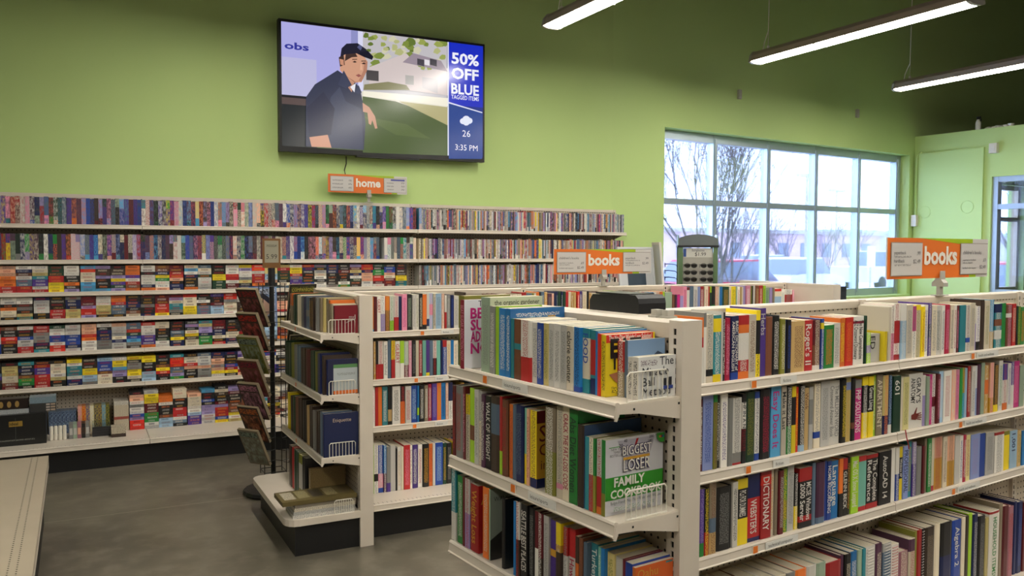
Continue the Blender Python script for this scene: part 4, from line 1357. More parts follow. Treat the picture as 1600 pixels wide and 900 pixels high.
for k in range(4):
    tag(MB().box(0, 0, 0, .125, .11, .018, rgb(44, 44, 46)).build('tape_cassette', 'print', loc=(.078, 7.06, Z0 + k * .0185)), 'black cassette in low flat stack on the lowest wall deck', 'cassette', 'black cassettes on the lowest wall deck')
tag(MB().box(0, 0, 0, .125, .11, .03).build('cassette_tray', 'acrylic', loc=(.078, 7.06, Z0 + .0745)), 'clear plastic tray on top of black cassettes', 'tray')
for k, (c, h) in enumerate((('cream', .09), ('red', .022), ('cream', .09), ('white', .03))):
    z = Z0 + sum((.09, .022, .09, .03)[:k]) + .0005 * k
    tag(MB().box(0, 0, 0, .105, .18, h, pc(c), ink=(*pc('taupe'), 1)).build('boxed_set', 'print', loc=(.233, 7.20, z)), '%s box in narrow cream stack, %s' % (cname(c), ('at the bottom', 'above the bottom box', 'second from top', 'topmost')[k]), 'box')
tag(MB().box(0, 0, 0, .10, .12, .026, pc('umber')).box(0, 0, .026, .10, .12, .075, pc('cream'), ink=(*pc('black'), 1)).build('boxed_set', 'print', loc=(.205, 6.97, Z0)), 'small cream and brown box in front of narrow stack', 'box')

# ------------------------------------------------------------------ television
tv = thing('television', 'large flat television on green wall showing a man in cap', 'television', (1.563, 7.38, 2.468))
TW, TH = 1.951, 1.128
MB().box(0, 0, 0, TW, .06, TH).build('tv_case', 'black', tv)
bz = .022; m_ = MB()
m_.box(0, -.012, 0, bz, 0, TH).box(TW - bz, -.012, 0, TW, 0, TH).box(bz, -.012, TH - bz, TW - bz, 0, TH).box(bz, -.012, 0, TW - bz, 0, .045)
m_.build('bezel', 'black', tv)
MB().box(TW * .3, .06, .3, TW * .7, .12, .8).build('wall_mount', 'black', tv); MB().box(TW * .35, -.006, -.014, TW * .66, .05, 0).build('sound_bar', 'black', tv)
scr = MB(); SW, SH = TW - 2 * bz, TH - bz - .045
def S(x, y):   # screen picture coordinates
    u = (x - 137) / 1080; top = 90 + 122 * u; bot = 770 + 52 * u; v = (bot - y) / (bot - top)
    u = u * 1.07 / (1 + .07 * u); return bz + u * SW, .045 + v * SH
lay = [0]
def sp_(pts, col):
    lay[0] += 1; scr.quad([(S(x, y)[0], -.0005 - .00015 * lay[0], S(x, y)[1]) for x, y in pts], rgb(*col))
def rectS(x0, x1, t0, t1, col):   # columns between x0,x1, rows as fraction from the top
    f = lambda x, t: (x, (90 + 122 * (x - 137) / 1080) * (1 - t) + (770 + 52 * (x - 137) / 1080) * t)
    sp_([f(x0, t1), f(x1, t1), f(x1, t0), f(x0, t0)], col)
rectS(137, 1000, 0, 1, (92, 108, 70)); rectS(137, 1000, 0, .56, (190, 186, 190))
rectS(137, 470, 0, .62, (172, 170, 226)); rectS(137, 300, .28, .62, (186, 184, 220)); rectS(470, 505, 0, .5, (142, 144, 196)); rectS(505, 530, 0, .5, (214, 214, 240))
rectS(137, 252, .60, .66, (88, 72, 70)); rectS(137, 300, .66, 1, (26, 32, 36)); rectS(137, 450, .585, .605, (24, 26, 32))
rectS(525, 1000, .50, .60, (226, 220, 204))
for k in range(60):      # foliage over the house
    r2 = random.Random(k); x = r2.uniform(540, 985); y = 150 + r2.random() ** 1.5 * 190 + (x - 540) * .10; s = r2.uniform(14, 34); n = r2.randint(5, 7)
    sp_([(x + s * math.cos(a * 6.283 / n) * r2.uniform(.6, 1.2), y + s * .8 * math.sin(-a * 6.283 / n) * r2.uniform(.6, 1.1)) for a in range(n)][::-1], r2.choice(((150, 160, 82), (122, 138, 62), (176, 178, 122), (98, 116, 50), (204, 200, 170))))
sp_([(560, 430), (1000, 480), (1000, 330), (850, 345), (760, 250), (560, 330)], (206, 192, 190)); sp_([(740, 300), (1000, 350), (960, 290), (800, 250)], (150, 136, 148))
for x in (822, 895): sp_([(x, 312), (x + 40, 322), (x + 40, 286), (x, 278)], (60, 56, 66))
sp_([(863, 312), (893, 318), (893, 288), (863, 282)], (225, 222, 226)); sp_([(545, 400), (610, 406), (610, 350), (545, 345)], (70, 64, 66)); sp_([(755, 420), (802, 424), (802, 374), (755, 370)], (168, 164, 160))
sp_([(530, 455), (780, 452), (760, 425), (660, 408), (535, 425)], (126, 122, 84)); sp_([(850, 440), (940, 470), (940, 390), (850, 380)], (190, 182, 184))
sp_([(530, 490), (530, 460), (1000, 495), (1000, 540), (720, 510)], (238, 232, 214))
sp_([(525, 800), (1000, 812), (1000, 650), (830, 560), (700, 515), (525, 490)], (70, 88, 42)); sp_([(525, 600), (760, 640), (900, 720), (700, 700)], (82, 100, 50)); sp_([(720, 515), (1000, 645), (1000, 545)], (176, 168, 120))
shirt = (52, 56, 78)
sp_([(245, 770), (248, 500), (290, 430), (400, 350), (470, 400), (510, 440), (526, 520), (540, 640), (530, 786)], shirt)
sp_([(345, 776), (365, 500), (410, 440), (440, 520), (520, 560), (528, 785)], (66, 70, 92)); sp_([(262, 720), (250, 560), (330, 470), (385, 560), (365, 705)], (46, 48, 70))
sp_([(262, 720), (350, 705), (368, 776), (272, 772)], (206, 150, 124)); sp_([(525, 525), (560, 550), (590, 600), (602, 665), (590, 668), (575, 620), (568, 648), (556, 640), (550, 580), (527, 575)], (196, 144, 118))
sp_([(430, 410), (425, 330), (490, 380), (470, 470)], (190, 140, 114)); sp_([(462, 440), (490, 420), (484, 470)], (228, 228, 236))
sp_([(412, 350), (412, 290), (430, 250), (520, 250), (552, 300), (548, 350), (520, 412), (480, 418), (440, 380)], (206, 154, 126)); sp_([(412, 330), (406, 280), (430, 262), (436, 320)], (60, 44, 40)); sp_([(414, 318), (410, 288), (430, 292), (432, 326)], (200, 142, 114))
sp_([(520, 412), (548, 350), (552, 300), (535, 300), (530, 350), (505, 405)], (178, 124, 100))
for x, y in ((486, 300), (532, 308)): sp_([(x - 12, y + 4), (x, y + 7), (x + 11, y + 4), (x, y - 4)], (60, 42, 38)); sp_([(x - 14, y - 8), (x + 12, y - 10), (x + 12, y - 14), (x - 12, y - 13)], (70, 48, 40))
sp_([(512, 346), (526, 348), (522, 312), (515, 312)], (222, 170, 140)); sp_([(490, 376), (505, 386), (520, 378), (506, 368)], (150, 84, 78)); sp_([(440, 378), (490, 412), (520, 400), (484, 418)], (170, 118, 96))
sp_([(414, 275), (420, 230), (445, 204), (500, 200), (545, 232), (552, 262), (490, 256), (440, 262)], (30, 30, 48)); sp_([(495, 256), (552, 240), (582, 272), (575, 290), (535, 276)], (22, 22, 38)); sp_([(498, 222), (512, 206), (524, 224), (516, 240)], (86, 90, 130))
sp_([(440, 262), (490, 256), (500, 275), (470, 278), (436, 300)], (64, 46, 42))
sp_([(400, 430), (430, 350), (470, 430), (440, 450)], (58, 62, 86)); sp_([(484, 470), (505, 430), (520, 470), (500, 480)], (60, 64, 88))
rectS(1000, 1218, 0, 1, (20, 44, 132)); rectS(1000, 1218, 0, .55, (24, 44, 190)); rectS(998, 1005, 0, 1, (224, 226, 240))
sp_([(1005, 524), (1214, 578), (1214, 572), (1005, 516)], (224, 226, 240)); sp_([(1005, 830), (1214, 830), (1214, 578), (1005, 524)], (22, 62, 140))
def stext(txt, x, y, hpx, wpx, col=(235, 236, 245), bold=.03):
    lay[0] += 1; a = S(x, y); b_ = S(x + wpx, y + .052 * wpx); hh = hpx / 640 * SH * 1.38
    scr.text(txt, (a[0], -.0005 - .00015 * lay[0], a[1]), (1, 0, 0), (0, 0, 1), hh, rgb(*col), maxw=None, bold=bold)
    V, F, W = text_mesh(txt, bold); n = len(V); k = (b_[0] - a[0]) / (W * hh)
    for i in range(len(scr.v) - n, len(scr.v)): scr.v[i] = (a[0] + (scr.v[i][0] - a[0]) * k, scr.v[i][1], scr.v[i][2])
stext('50%', 1022, 303, 62, 170); stext('OFF', 1022, 385, 62, 168); stext('BLUE', 1020, 468, 58, 172); stext('TAGGED ITEMS', 1020, 498, 24, 172, bold=.01)
stext('26', 1088, 706, 38, 50, bold=.0); stext('3:35 PM', 1044, 780, 34, 140, bold=.0); stext('obs', 150, 238, 36, 112, (52, 56, 150), .03)
for x, y, r3_ in ((1092, 622, 20), (1112, 612, 24), (1132, 620, 20), (1112, 628, 22)): sp_([(x + r3_ * math.cos(a * .628), y + r3_ * .85 * math.sin(-a * .628)) for a in range(10)][::-1], (226, 230, 244))
scr.build('screen', 'screen', tv)
tag(MB().tube([(1.563 + TW * .31, 7.44, 2.46), (1.563 + TW * .315, 7.47, 2.40), (1.563 + TW * .308, 7.485, 2.34), (1.563 + TW * .312, 7.48, 2.30)], .005, 6).build('power_cord', 'wire'), 'short black cord hanging below the television', 'cord')

# ------------------------------------------------------------------ orange signs on clips
def sign(label, loc, rotz, W, Hs, word, left, right, stem, cx, mirror=False):
    g = thing('shelf_sign', label, 'sign', loc, rotz); t_ = .006
    b = MB(); OR, LG, WHs = rgb(232, 118, 40), rgb(168, 196, 30), rgb(214, 210, 206)
    b.box(0, 0, 0, W, t_, Hs, WHs)
    y = -.0006; b.quad([(0, y, 0), (W * .80, y, 0), (W * .78, y, Hs), (0, y, Hs)], OR)
    y -= .0006; b.quad([(W * .80, y, 0), (W * .87, y, 0), (W * .87, y, Hs * .09), (W * .80, y, Hs * .09)], LG)
    b.quad([(W * .3, y, Hs), (W * .78, y, Hs * .84), (W * .83, y, Hs * .84), (W * .83, y, Hs)], LG)
    b.build('sign_board', 'print', g)
    tx = MB(); tx.text(word, (W * .50, -.003, Hs * .36), (1, 0, 0), (0, 0, 1), Hs * .62, rgb(240, 234, 222), align='C', maxw=W * .36, bold=.035); tx.build('sign_word', 'print', g)
    for x0, x1, lines in ((W * .03, W * .31, left), (W * .70, W * .985, right)):
        c = MB().box(x0, -.006, Hs * .09, x1, -.003, Hs * .87, rgb(206, 202, 198)); c.box(x0 - .003, -.004, Hs * .07, x1 + .003, -.0025, Hs * .89, rgb(150, 140, 132))
        for s_, u, v, sz, al in [q for q in lines if q[0][0] == '~']:
            n_ = len(s_) * sz * Hs * .5; xa = x0 + (x1 - x0) * u - (n_ if al == 'R' else 0); P = [(xa, -.0066, Hs * v), (xa + n_, -.0066, Hs * v), (xa + n_, -.0066, Hs * (v + sz * .7)), (xa, -.0066, Hs * (v + sz * .7))]
            c.quad(P, rgb(206, 202, 198), (*rgb(84, 82, 86), 1), uv=[(p[0] * .8 + v, p[2] * .8) for p in P])
        for s_, u, v, sz, al in [q for q in lines if q[0][0] != '~']: c.text(s_, (x0 + (x1 - x0) * u, -.0066, Hs * v), (1, 0, 0), (0, 0, 1), sz * Hs, rgb(74, 72, 76), align=al, maxw=(x1 - x0) * (.9 if sz > .12 else .6))
        if word == 'home' and lines is right: c.box(x0 + (x1 - x0) * .3, -.0066, Hs * .74, x1 - (x1 - x0) * .06, -.006, Hs * .83, rgb(80, 84, 160))
        c.build('price_card', 'print', g)
    MB().prism([(-.012, .03), (-.014, -.006), (-.026, -.02), (-.026, -.036), (.026, -.036), (.026, -.02), (.012, -.006), (.010, .0), (-.008, .0), (-.009, .03)], cx - .018, cx + .018, 'x').build('clip', 'steel', g)
    MB().box(cx - .012, -.008, -stem, cx + .012, .008, -.034).box(cx - .035, -.02, -stem, cx + .035, .02, -stem + .004).build('stem', 'steel', g)
    return g
bk = [('paperback', .07, .60, .12, 'L'), ('~' * 24, .07, .52, .06, 'L'), ('.99', .93, .58, .14, 'R'), ('hardback', .07, .40, .12, 'L'), ('~' * 24, .07, .32, .06, 'L'), ('$2.49', .93, .38, .14, 'R')]
ch = [("children's books", .06, .60, .14, 'L'), ('paperback or hardback', .06, .43, .07, 'L'), ('with no chapters', .06, .36, .07, 'L'), ('.69', .93, .40, .14, 'R'), ('hardback with chapters', .06, .22, .07, 'L'), ('$2.49', .93, .22, .14, 'R')]
hm_ = [q for v in (.62, .42, .22) for q in (('~' * 11, .07, v, .11, 'L'), ('~~~', .93, v, .13, 'R'))]
hr_ = [q for v in (.58, .40, .22) for q in (('~' * 9, .12, v, .09, 'L'), ('~~~', .93, v, .13, 'R'))]
sign('orange books sign clipped to rail of the fiction-tagged bookcase', Bp(3.115, 1.955, 1.512), DB, .778, .168, 'books', bk, ch, .075, .39)
sign('orange books sign clipped to rail of bookcase by magazine rack', (2.828, 4.85, 1.461), 0, .80, .170, 'books', ch, bk, .085, .395)
sign('orange home sign clipped to wall shelving under the television', (1.99, 7.40, 2.133), 0, .742, .163, 'home', hm_, hr_, .082, .375)

# ------------------------------------------------------------------ magazine rack
RX, RY = 1.14, 5.66
g = thing('magazine_rack', 'black wire spinner rack holding rows of magazines with price card', 'rack', (RX, RY, 0))
MB().lathe([(.19, 0), (.2, .012), (.19, .03), (.05, .05), (.03, .06)], 20).build('rack_base', 'black', g)
MB().tube([(0, 0, .05), (0, 0, 1.50)], .016, 10).box(-.022, -.006, 1.38, .022, .006, 1.52).build('pole', 'black', g)
cdm = MB().box(-.058, -.008, 1.50, .058, 0, 1.695, rgb(120, 82, 40)).box(-.045, -.010, 1.535, .045, -.008, 1.68, rgb(150, 146, 128))
cdm.text('5.99', (0, -.0105, 1.56), (1, 0, 0), (0, 0, 1), .045, rgb(50, 48, 42), align='C', maxw=.07); cdm.quad([(-.035, -.0105, 1.638), (.035, -.0105, 1.638), (.035, -.0105, 1.654), (-.035, -.0105, 1.654)], rgb(150, 146, 128), (*rgb(60, 58, 50), 1), uv=[(0, 0), (.07, 0), (.07, .016), (0, .016)]); cdm.build('price_card', 'print', g)
def wing(side, zs, ang, off):
    """pockets of one side: magazines lean outwards at the top"""
    for k, z in enumerate(zs):
        Tm = Matrix.Translation((off[0], off[1], z)) @ Matrix.Rotation(ang, 4, 'Z')
        lean = R(26) * (1 if side < 0 else .55)
        pk = MB(); a, b_ = -.09, .09
        for dy, zz in ((-.05, .10), (-.03, .03)): pk.tube([Tm @ Vector((a, .02, zz)), Tm @ Vector((a, dy, zz)), Tm @ Vector((b_, dy, zz)), Tm @ Vector((b_, .02, zz))], .0022, 5)
        pk.tube([Tm @ Vector((0, -.05, .10)), Tm @ Vector((0, -.012, -.005)), Tm @ Vector((0, .03, -.005))], .0022, 5)
        pk.build('wire_pocket', 'wire', g)
for a in (0, 90, 180, 270):
    m_ = MB(); x, y = .10 * math.cos(R(a + 45)), .10 * math.sin(R(a + 45)); m_.tube([(x, y, .12), (x, y, 1.40)], .003, 6)
    for z in (.15, .55, .95, 1.38): m_.tube([(x, y, z), (.10 * math.cos(R(a + 135)), .10 * math.sin(R(a + 135)), z)], .003, 6)
    m_.build('wire_frame', 'wire', g)
rngm = random.Random(5)
def magazine(x, y, z, rz, lean, w, h, cov, band, label, n=3, txt=None):
    T_ = Matrix.Rotation(lean, 4, 'X'); m_ = MB(); th = .006 * n
    m_.box(-w/2, 0, 0, w/2, th, h, rgb(140, 126, 100), T=T_); e = -.0005
    def q(u0, v0, u1, v1, col, ink=(0, 0, 0, 0)):
        nonlocal e; e -= .0004; P = [(-w/2 + u0*w, e, v0*h), (-w/2 + u1*w, e, v0*h), (-w/2 + u1*w, e, v1*h), (-w/2 + u0*w, e, v1*h)]
        m_.quad([T_ @ Vector(p) for p in P], col, ink, uv=[(p[0] * .22 + z, p[2] * .35 + z) for p in P])
    q(0, 0, 1, 1, cov); q(.06, .8, .94, .95, band, (*pc('black'), 1)); q(.06, .05, .94, .76, tuple(v * .7 for v in cov), (*tuple(min(1, v * 1.3 + .03) for v in band), .5))
    if txt:
        m_.text(txt, T_ @ Vector((-w * .42, e - .001, h * .83)), (1, 0, 0), T_.to_3x3() @ Vector((0, 0, 1)), .032, rgb(190, 180, 80), maxw=w * .84)
    o = m_.build('magazine', 'print', loc=(x, y, z), rotz=rz); return tag(o, label, 'magazine', 'magazines in the spinner rack')
lz = [1.12, .965, .815, .665, .515, .365, .215]
wing(-1, lz, R(-52), (-.085, -.06)); wing(1, lz, R(40), (.075, -.08))
cols = [('umber', 'red', 'dark brown magazine with red title on top pocket,'), ('umber', 'scarlet', 'brown magazine with red title'), ('olive', 'sage', 'olive magazine with pale title'), ('brown', 'crimson', 'brown magazine with crimson title'), ('umber', 'pink', 'dark magazine with pink title'), ('umber', 'orange', 'dark magazine with orange title'), ('taupe', 'sage', 'grey brown magazine with pale title')]
for k, (z, (c1, c2, lb)) in enumerate(zip(lz, cols)):
    magazine(RX - .10, RY - .075, z, R(-52), R(26), .165, .275, tuple(v * .7 for v in pc(c1)), tuple(v * .6 for v in pc(c2)), lb + ' leaning on left wing of spinner rack', 4 if k < 5 else 3)
for k, z in enumerate((1.13, .97, .80, .64)):
    magazine(RX + .16, RY - .10, z, R(14), R(12), .19, .27, rgb(40, 36, 28), rgb(88, 86, 34), '%s black comic with gold title in right wing of spinner rack' % ('topmost', 'second', 'third', 'fourth')[k], 2, 'COMPANIONS' if k == 0 else None)
magazine(RX - .03, RY + .13, 1.10, R(4), R(-4), .19, .27, rgb(120, 146, 190), rgb(196, 206, 226), 'pale blue magazine with a portrait behind spinner rack pole', 1)
fm = MB(); fm.quad([(.05 * math.cos(-a * .628), -.003, .13 + .07 * math.sin(a * .628)) for a in range(10)][::-1], rgb(206, 168, 148)); fm.quad([(-.03, -.0036, .20), (.0, -.0036, .23), (.05, -.0036, .19), (.06, -.0036, .11), (.045, -.0036, .15), (.0, -.0036, .19)][::-1], rgb(40, 40, 56)); fm.quad([(-.05, -.0034, 0), (.08, -.0034, 0), (.07, -.0034, .08), (-.02, -.0034, .06)], rgb(34, 36, 52))
pm = [o for o in COL.objects if o.get('label', '').startswith('pale blue magazine with a portrait')][0]; fo = fm.build('portrait_print', 'print', pm); fo.rotation_euler[0] = R(-4)

# ------------------------------------------------------------------ on top of the bookcases and behind them
bb = thing('black_case', 'black plastic case lying on top of end display rail', 'case', Bp(1.745, 1.965, 1.437), DB - R(90))
prof = [(-.115, 0), (-.115, .03), (-.10, .05), (.10, .055), (.112, .045), (.115, .03), (.115, 0)]
MB().prism(prof, -.055, .055, 'y').build('case_body', 'black', bb); MB().box(-.09, -.05, .052, .07, .05, .0575).build('case_lid', 'wire', bb)
for k, (x, y) in enumerate(((1.66, 1.68), (1.668, 1.645))):
    tag(MB().box(-.012, -.012, 0, .012, .012, .022).box(-.02, -.016, 0, .02, .016, .005).build('sign_foot', 'steel', loc=Bp(x, y + .06, 1.4372), rotz=DB), 'empty grey sign foot on end display rail beside black case', 'sign foot', 'sign feet on the end display')
# framed pictures leaning in the corner, on a low stand
tag(MB().box(4.42, 6.36, 0, 5.02, 6.74, .86).box(4.40, 6.34, .86, 5.04, 6.76, .9).build('display_stand', 'metal'), 'cream display stand behind bookcase holding framed pictures', 'stand')
def picture(label, x, y, z, w, h, rz, lean, frame, art, mat_w):
    g = thing('framed_picture', label, 'picture', (x, y, z), rz); T_ = Matrix.Rotation(lean, 4, 'X')
    m_ = MB(); f = .02
    for q in ((0, 0, w, f), (0, h - f, w, h), (0, f, f, h - f), (w - f, f, w, h - f)): m_.box(q[0], 0, q[1], q[2], .02, q[3], frame, T=T_)
    m_.build('frame', 'print', g); MB().box(f, .012, f, w - f, .016, h - f, rgb(196, 198, 200), T=T_).build('mount', 'print', g)
    a = MB().box(mat_w, .009, mat_w, w - mat_w, .012, h - mat_w, art, T=T_); P = [T_ @ Vector((x_, .0085, z_)) for x_, z_ in ((w * .62, h * .35), (w * .8, h * .28), (w * .82, h * .3), (w * .64, h * .38))]
    a.quad(P, rgb(170, 190, 196)); a.build('artwork', 'print', g)
picture('silver framed picture with wide grey mount and dark blue art', 4.56, 6.52, .905, .40, .76, R(-4), R(-9), rgb(200, 202, 204), rgb(40, 58, 74), .10)
picture('white framed picture leaning edge-on behind the silver one', 4.99, 6.40, .905, .32, .80, R(66), R(-5), rgb(226, 222, 212), rgb(120, 130, 128), .08)
# sunglasses tower
SX, SY = 5.60, 6.72
g = thing('sunglasses_tower', 'green and grey sunglasses display tower by the window', 'display', (SX, SY, 0), R(-36))
wd = .17
MB().box(-wd, -wd, .1, wd, wd, 1.60).build('tower_core', 'steel', g); MB().lathe([(.26, 0), (.26, .05), (.08, .1)], 20).build('tower_base', 'black', g)
for sx in (-1, 1):
    for sy in (-1, 1): MB().box(sx * wd - .022, sy * wd - .022, .1, sx * wd + .022, sy * wd + .022, 1.66).build('corner_post', 'leafgreen', g)
MB().box(-wd - .03, -wd - .03, 1.655, wd + .03, wd + .03, 1.675).build('header_shelf', 'black', g)
arch = lambda r_, h: [(-r_, 1.675)] + [(-r_ * math.cos(a * math.pi / 10), 1.675 + .05 + h * math.sin(a * math.pi / 10)) for a in range(11)] + [(r_, 1.675)]
for sy in (-1, 1):
    MB().prism(arch(wd + .02, .06), sy * (wd + .02) - .004, sy * (wd + .02) + .004, 'y').build('header_panel', 'mirror', g)
    MB().prism(arch(wd + .02, .06), sy * (wd + .02) - .004, sy * (wd + .02) + .004, 'x').build('header_panel', 'leafgreen', g)
c = MB().box(-.14, -wd - .004, 1.555, .14, -wd, 1.645, rgb(216, 214, 204)).box(-.14, -wd - .006, 1.56, -.115, -wd - .004, 1.64, rgb(60, 90, 160)); c.text('Sunglasses', (-.06, -wd - .006, 1.615), (1, 0, 0), (0, 0, 1), .03, rgb(60, 60, 60)); c.text('$1.99', (-.03, -wd - .006, 1.57), (1, 0, 0), (0, 0, 1), .05, rgb(50, 50, 50)); c.build('price_card', 'print', g)
c = MB().box(-wd - .004, -.10, 1.555, -wd, .10, 1.645, rgb(150, 178, 130)); c.text('1.99', (-wd - .006, .05, 1.57), (0, -1, 0), (0, 0, 1), .045, rgb(70, 90, 60)); c.build('price_card', 'print', g)
def glasses():
    o = thing('sunglasses', '', 'sunglasses', group='sunglasses on the display tower')
    for s_ in (-1, 1):
        pts = [(s_ * .032 + .027 * math.cos(a * .628), -.004 - .006 * abs(math.cos(a * .628)) * 0, .019 * math.sin(a * .628) - .004 * math.sin(a * .628) ** 2) for a in range(10)]
        MB().prism([(p[0], p[2]) for p in pts], -.003, .001, 'y').build('lens', 'lens', o)
    m_ = MB()
    for s_ in (-1, 1):
        m_.tube([(s_ * .032 + .029 * math.cos(a * .628), -.002, .021 * math.sin(a * .628)) for a in range(11)], .0035, 5); m_.tube([(s_ * .061, 0, .008), (s_ * .068, .03, .012), (s_ * .062, .10, .004), (s_ * .058, .13, -.02)], .003, 5)
    m_.tube([(-.008, -.002, .01), (0, -.004, .013), (.008, -.002, .01)], .003, 5); m_.build('frame', 'wire', o)
    return o
g0 = glasses(); first = True
for r_ in range(5):
    z = 1.475 - r_ * .068
    for face in range(3):
        o = g0 if first else copy_tree(g0); first = False
        if face < 2: lx, ly, rz = (-.078 if face == 0 else .078), -wd - .145, 0
        else: lx, ly, rz = -wd - .145, 0, R(-90)
        ca_, sa_ = math.cos(R(-36)), math.sin(R(-36)); o.location = (SX + lx * ca_ - ly * sa_, SY + lx * sa_ + ly * ca_, z); o.rotation_euler[2] = R(-36) + rz
        o['label'] = 'pair of dark sunglasses hanging in %s row of display tower, %s' % (('top', 'second', 'third', 'fourth', 'fifth')[r_], ('beside the green post', 'beside the window', 'on its green side')[face])

# ------------------------------------------------------------------ outside the window
structure(MB().prism([Bp(-40, BY + T)[:2], Bp(160, BY + T)[:2], Bp(160, 220)[:2], Bp(-40, 220)[:2]], -.3, -.14, 'z').build('ground', 'snow'))
def out(px, depth):        # ground point seen at bearing px (photo column) and distance ahead
    f = Vector((math.sin(YAW), math.cos(YAW), 0)); r_ = Vector((math.cos(YAW), -math.sin(YAW), 0)); p = f * depth + r_ * (depth * (px - 800) / 1310.2)
    return Vector((p.x, p.y, -.14))
def tree(label, pos, h, seed, stems, spread, levels, r0, leaves=0, group=None, name='bare_tree'):
    rng = random.Random(seed); g = thing(name, label, 'tree', pos, 0, group); mb = MB(); tips = []
    def grow(p, d, ln, r, lv):
        q = p; pts = [p]
        for k in range(3):
            d = (d + Vector((rng.gauss(0, .09), rng.gauss(0, .09), rng.gauss(.05, .05)))).normalized(); q = q + d * ln / 3; pts.append(q)
        mb.tube(pts, r, 5 if r > .01 else 3, r2=r * .62, cap=False)
        if lv == 0: tips.append(q); return
        for k in range(rng.choice((2, 3, 3)) if lv > 1 else rng.choice((2, 3, 4))):
            a = rng.uniform(0, 6.283); t_ = rng.uniform(.35, 1); base_ = pts[0] + (q - pts[0]) * t_
            nd = (d + Vector((math.cos(a), math.sin(a), rng.uniform(-.1, .3))) * spread * rng.uniform(.6, 1.2)).normalized()
            grow(base_, nd, ln * rng.uniform(.55, .8), r * rng.uniform(.42, .6), lv - 1)
        grow(q, d, ln * .75, r * .6, lv - 1)
    for k in range(stems):
        a = k * 6.283 / max(stems, 1) + .4; grow(Vector((.04 * math.cos(a), .04 * math.sin(a), 0)), Vector((math.cos(a) * .22 * (stems > 1), math.sin(a) * .22 * (stems > 1), 1)).normalized(), h * .36, r0, levels)
    mb.build('branches', 'bark', g, kind=None)
    if leaves:
        lf = MB()
        for k in range(leaves):
            p = rng.choice(tips) + Vector((rng.gauss(0, .05), rng.gauss(0, .05), rng.gauss(0, .05))); s = rng.uniform(.012, .024); a = Vector((rng.gauss(0, 1), rng.gauss(0, 1), rng.gauss(0, 1))).normalized(); b_ = a.cross(Vector((.3, .5, .8))).normalized()
            lf.quad([p, p + a * s + b_ * s * .5, p + a * s * 2, p + a * s - b_ * s * .5])
        lf.build('dry_leaves', 'leaf', g, kind='stuff')
    return g
tree('bare multi-stemmed tree with dry leaves close outside the window', out(1118, 14.5), 4.9, 4, 5, .55, 5, .034, 2600)
for k, (px, dp, h, lb) in enumerate(((1222, 46, 5.2, 'small bare tree in front of the brick building'), (1152, 33, 4.6, 'hazy bare tree beyond the leafy multi-stemmed one'), (1290, 34, 4.0, 'wide bare shrub tree beside the white pickup'), (1185, 60, 6, 'bare tree at the corner of the brick building'), (1330, 70, 6, 'distant bare tree behind the parked pickup'))):
    tree(lb, out(px, dp), h, 20 + k, 3, .75, 4, .035 * h / 5)
for k, (px, dp, h, lb) in enumerate(((1572, 24, 7, 'bare tree seen through the glazed door screen'), (1600, 30, 8, 'tall bare tree behind the one seen through door screen'))): tree(lb, out(px, dp), h, 40 + k, 3, .6, 4, .06)
def car(label, pos, rz, paint, pickup=False, s=1.0):
    g = thing('parked_car', label, 'car', pos, rz)
    body = [(-2.2, .3), (-2.25, .75), (-2.1, .95), (-1.2, 1.02), (1.3, .98), (2.1, .85), (2.25, .6), (2.2, .3)]; cab = [(-1.5, 1.0), (-1.0, 1.48), (.5, 1.5), (1.2, 1.0)]
    if pickup: body = [(-2.6, .4), (-2.65, 1.05), (-.6, 1.08), (1.5, 1.05), (2.4, .98), (2.5, .5), (2.4, .4)]; cab = [(-.6, 1.06), (-.45, 1.72), (.7, 1.72), (1.4, 1.06)]
    MB().prism(body, -.88, .88, 'y').build('car_body', paint, g); MB().prism(cab, -.78, .78, 'y').prism([(cab[1][0], cab[1][1]), (cab[1][0] + .05, cab[1][1] + .04), (cab[2][0] - .05, cab[2][1] + .04), (cab[2][0], cab[2][1])], -.78, .78, 'y', m=1).build('cabin', ['carglass', paint], g)
    for x in (-1.4, 1.4):
        for y in (-.8, .8):
            pts = [(x + .33 * math.cos(a * .524), .33 + .33 * math.sin(a * .524)) for a in range(12)]; MB().prism(pts, y - .1, y + .1, 'y').build('wheel', 'tyre', g)
    return g
car('pale snow-dusted car parked close to the window', out(1240, 28), R(20), 'carpaint'); car('white car parked beyond the snow-dusted one', out(1196, 44), R(15), 'carpaint')
car('white pickup parked behind the books sign', out(1375, 38), R(10), 'carpaint', True); car('red car parked beside the sunglasses tower', out(1128, 21), R(5), 'redpaint')
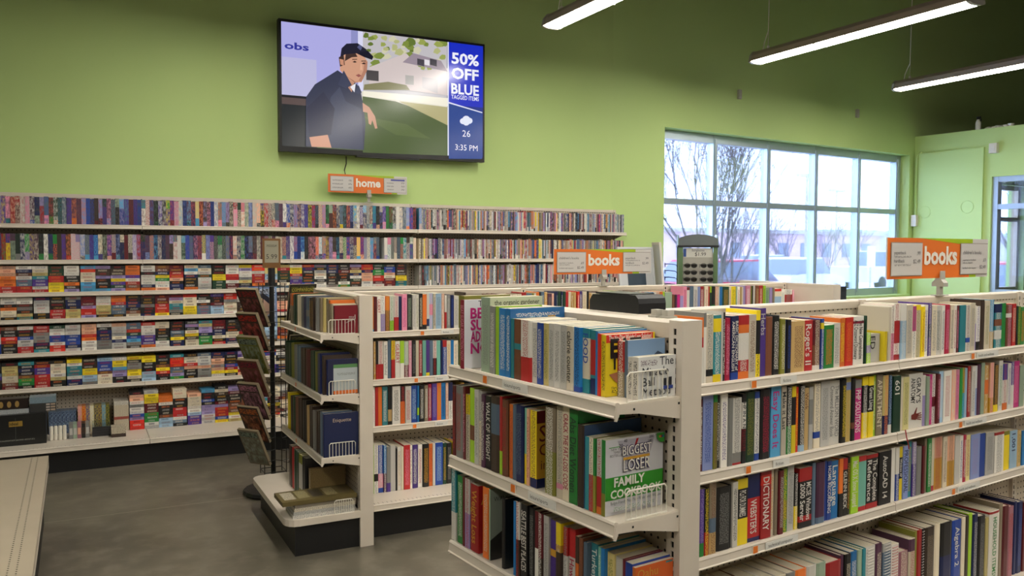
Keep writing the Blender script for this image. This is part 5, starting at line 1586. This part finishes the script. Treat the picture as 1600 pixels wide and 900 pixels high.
car('red car seen through the glazed door screen', out(1592, 18.5), R(30), 'redpaint')
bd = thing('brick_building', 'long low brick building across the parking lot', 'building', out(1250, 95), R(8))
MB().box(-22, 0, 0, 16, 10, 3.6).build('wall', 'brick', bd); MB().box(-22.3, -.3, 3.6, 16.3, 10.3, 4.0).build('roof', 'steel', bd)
for k in range(9): MB().box(-20 + k * 4, -.06, 1.0, -18.2 + k * 4, 0, 2.6).build('window', 'carglass', bd)
bd = thing('warehouse', 'grey flat-roofed warehouse far behind the pickup', 'building', out(1400, 120), R(4)); MB().box(-14, 0, 0, 30, 12, 4.2).build('wall', 'steel', bd); MB().box(-14.3, -.3, 4.2, 30.3, 12.3, 4.6).build('roof', 'alu', bd)
for k, (px, dp) in enumerate(((1258, 60), (1305, 75))):
    g = thing('lamp_post', ('grey lamp post in front of brick building', 'grey lamp post in front of the warehouse')[k], 'lamp post', out(px, dp)); MB().tube([(0, 0, 0), (0, 0, 7)], .09, 8).build('pole', 'steel', g); MB().box(-.9, -.15, 7, .9, .15, 7.2).build('lamp_head', 'steel', g)
g = thing('parking_sign', 'small white parking sign on a post', 'sign', out(1360, 24)); MB().tube([(0, 0, 0), (0, 0, 1.9)], .03, 6).build('post', 'steel', g); MB().box(-.16, -.03, 1.3, .16, -.01, 1.9).build('plate', 'whitewire', g)
tag(MB().lathe([(.11, 0), (.11, .85), (.08, .95), (.0, .98)], 12).build('bollard', 'whitewire', loc=out(1361, 17)), 'white bollard standing outside beside the books sign', 'bollard')
tag(MB().box(-3, 0, 0, 3, .15, .75).box(-3.05, -.03, .75, 3.05, .18, .82).build('low_wall', 'plain', loc=out(1370, 15), rotz=DB), 'low pale wall outside just beyond the window', 'wall').data.materials[0] = M['steel']
g = thing('waste_bin', 'dark grey waste bin inside the vestibule', 'bin', Bp(13.2, 6.4), DB); MB().lathe([(.15, 0), (.16, .02), (.17, .85), (.18, .9)], 18).build('bin_body', 'black', g); MB().lathe([(.185, .9), (.185, .93), (.09, 1.02)], 18).build('bin_lid', 'black', g)
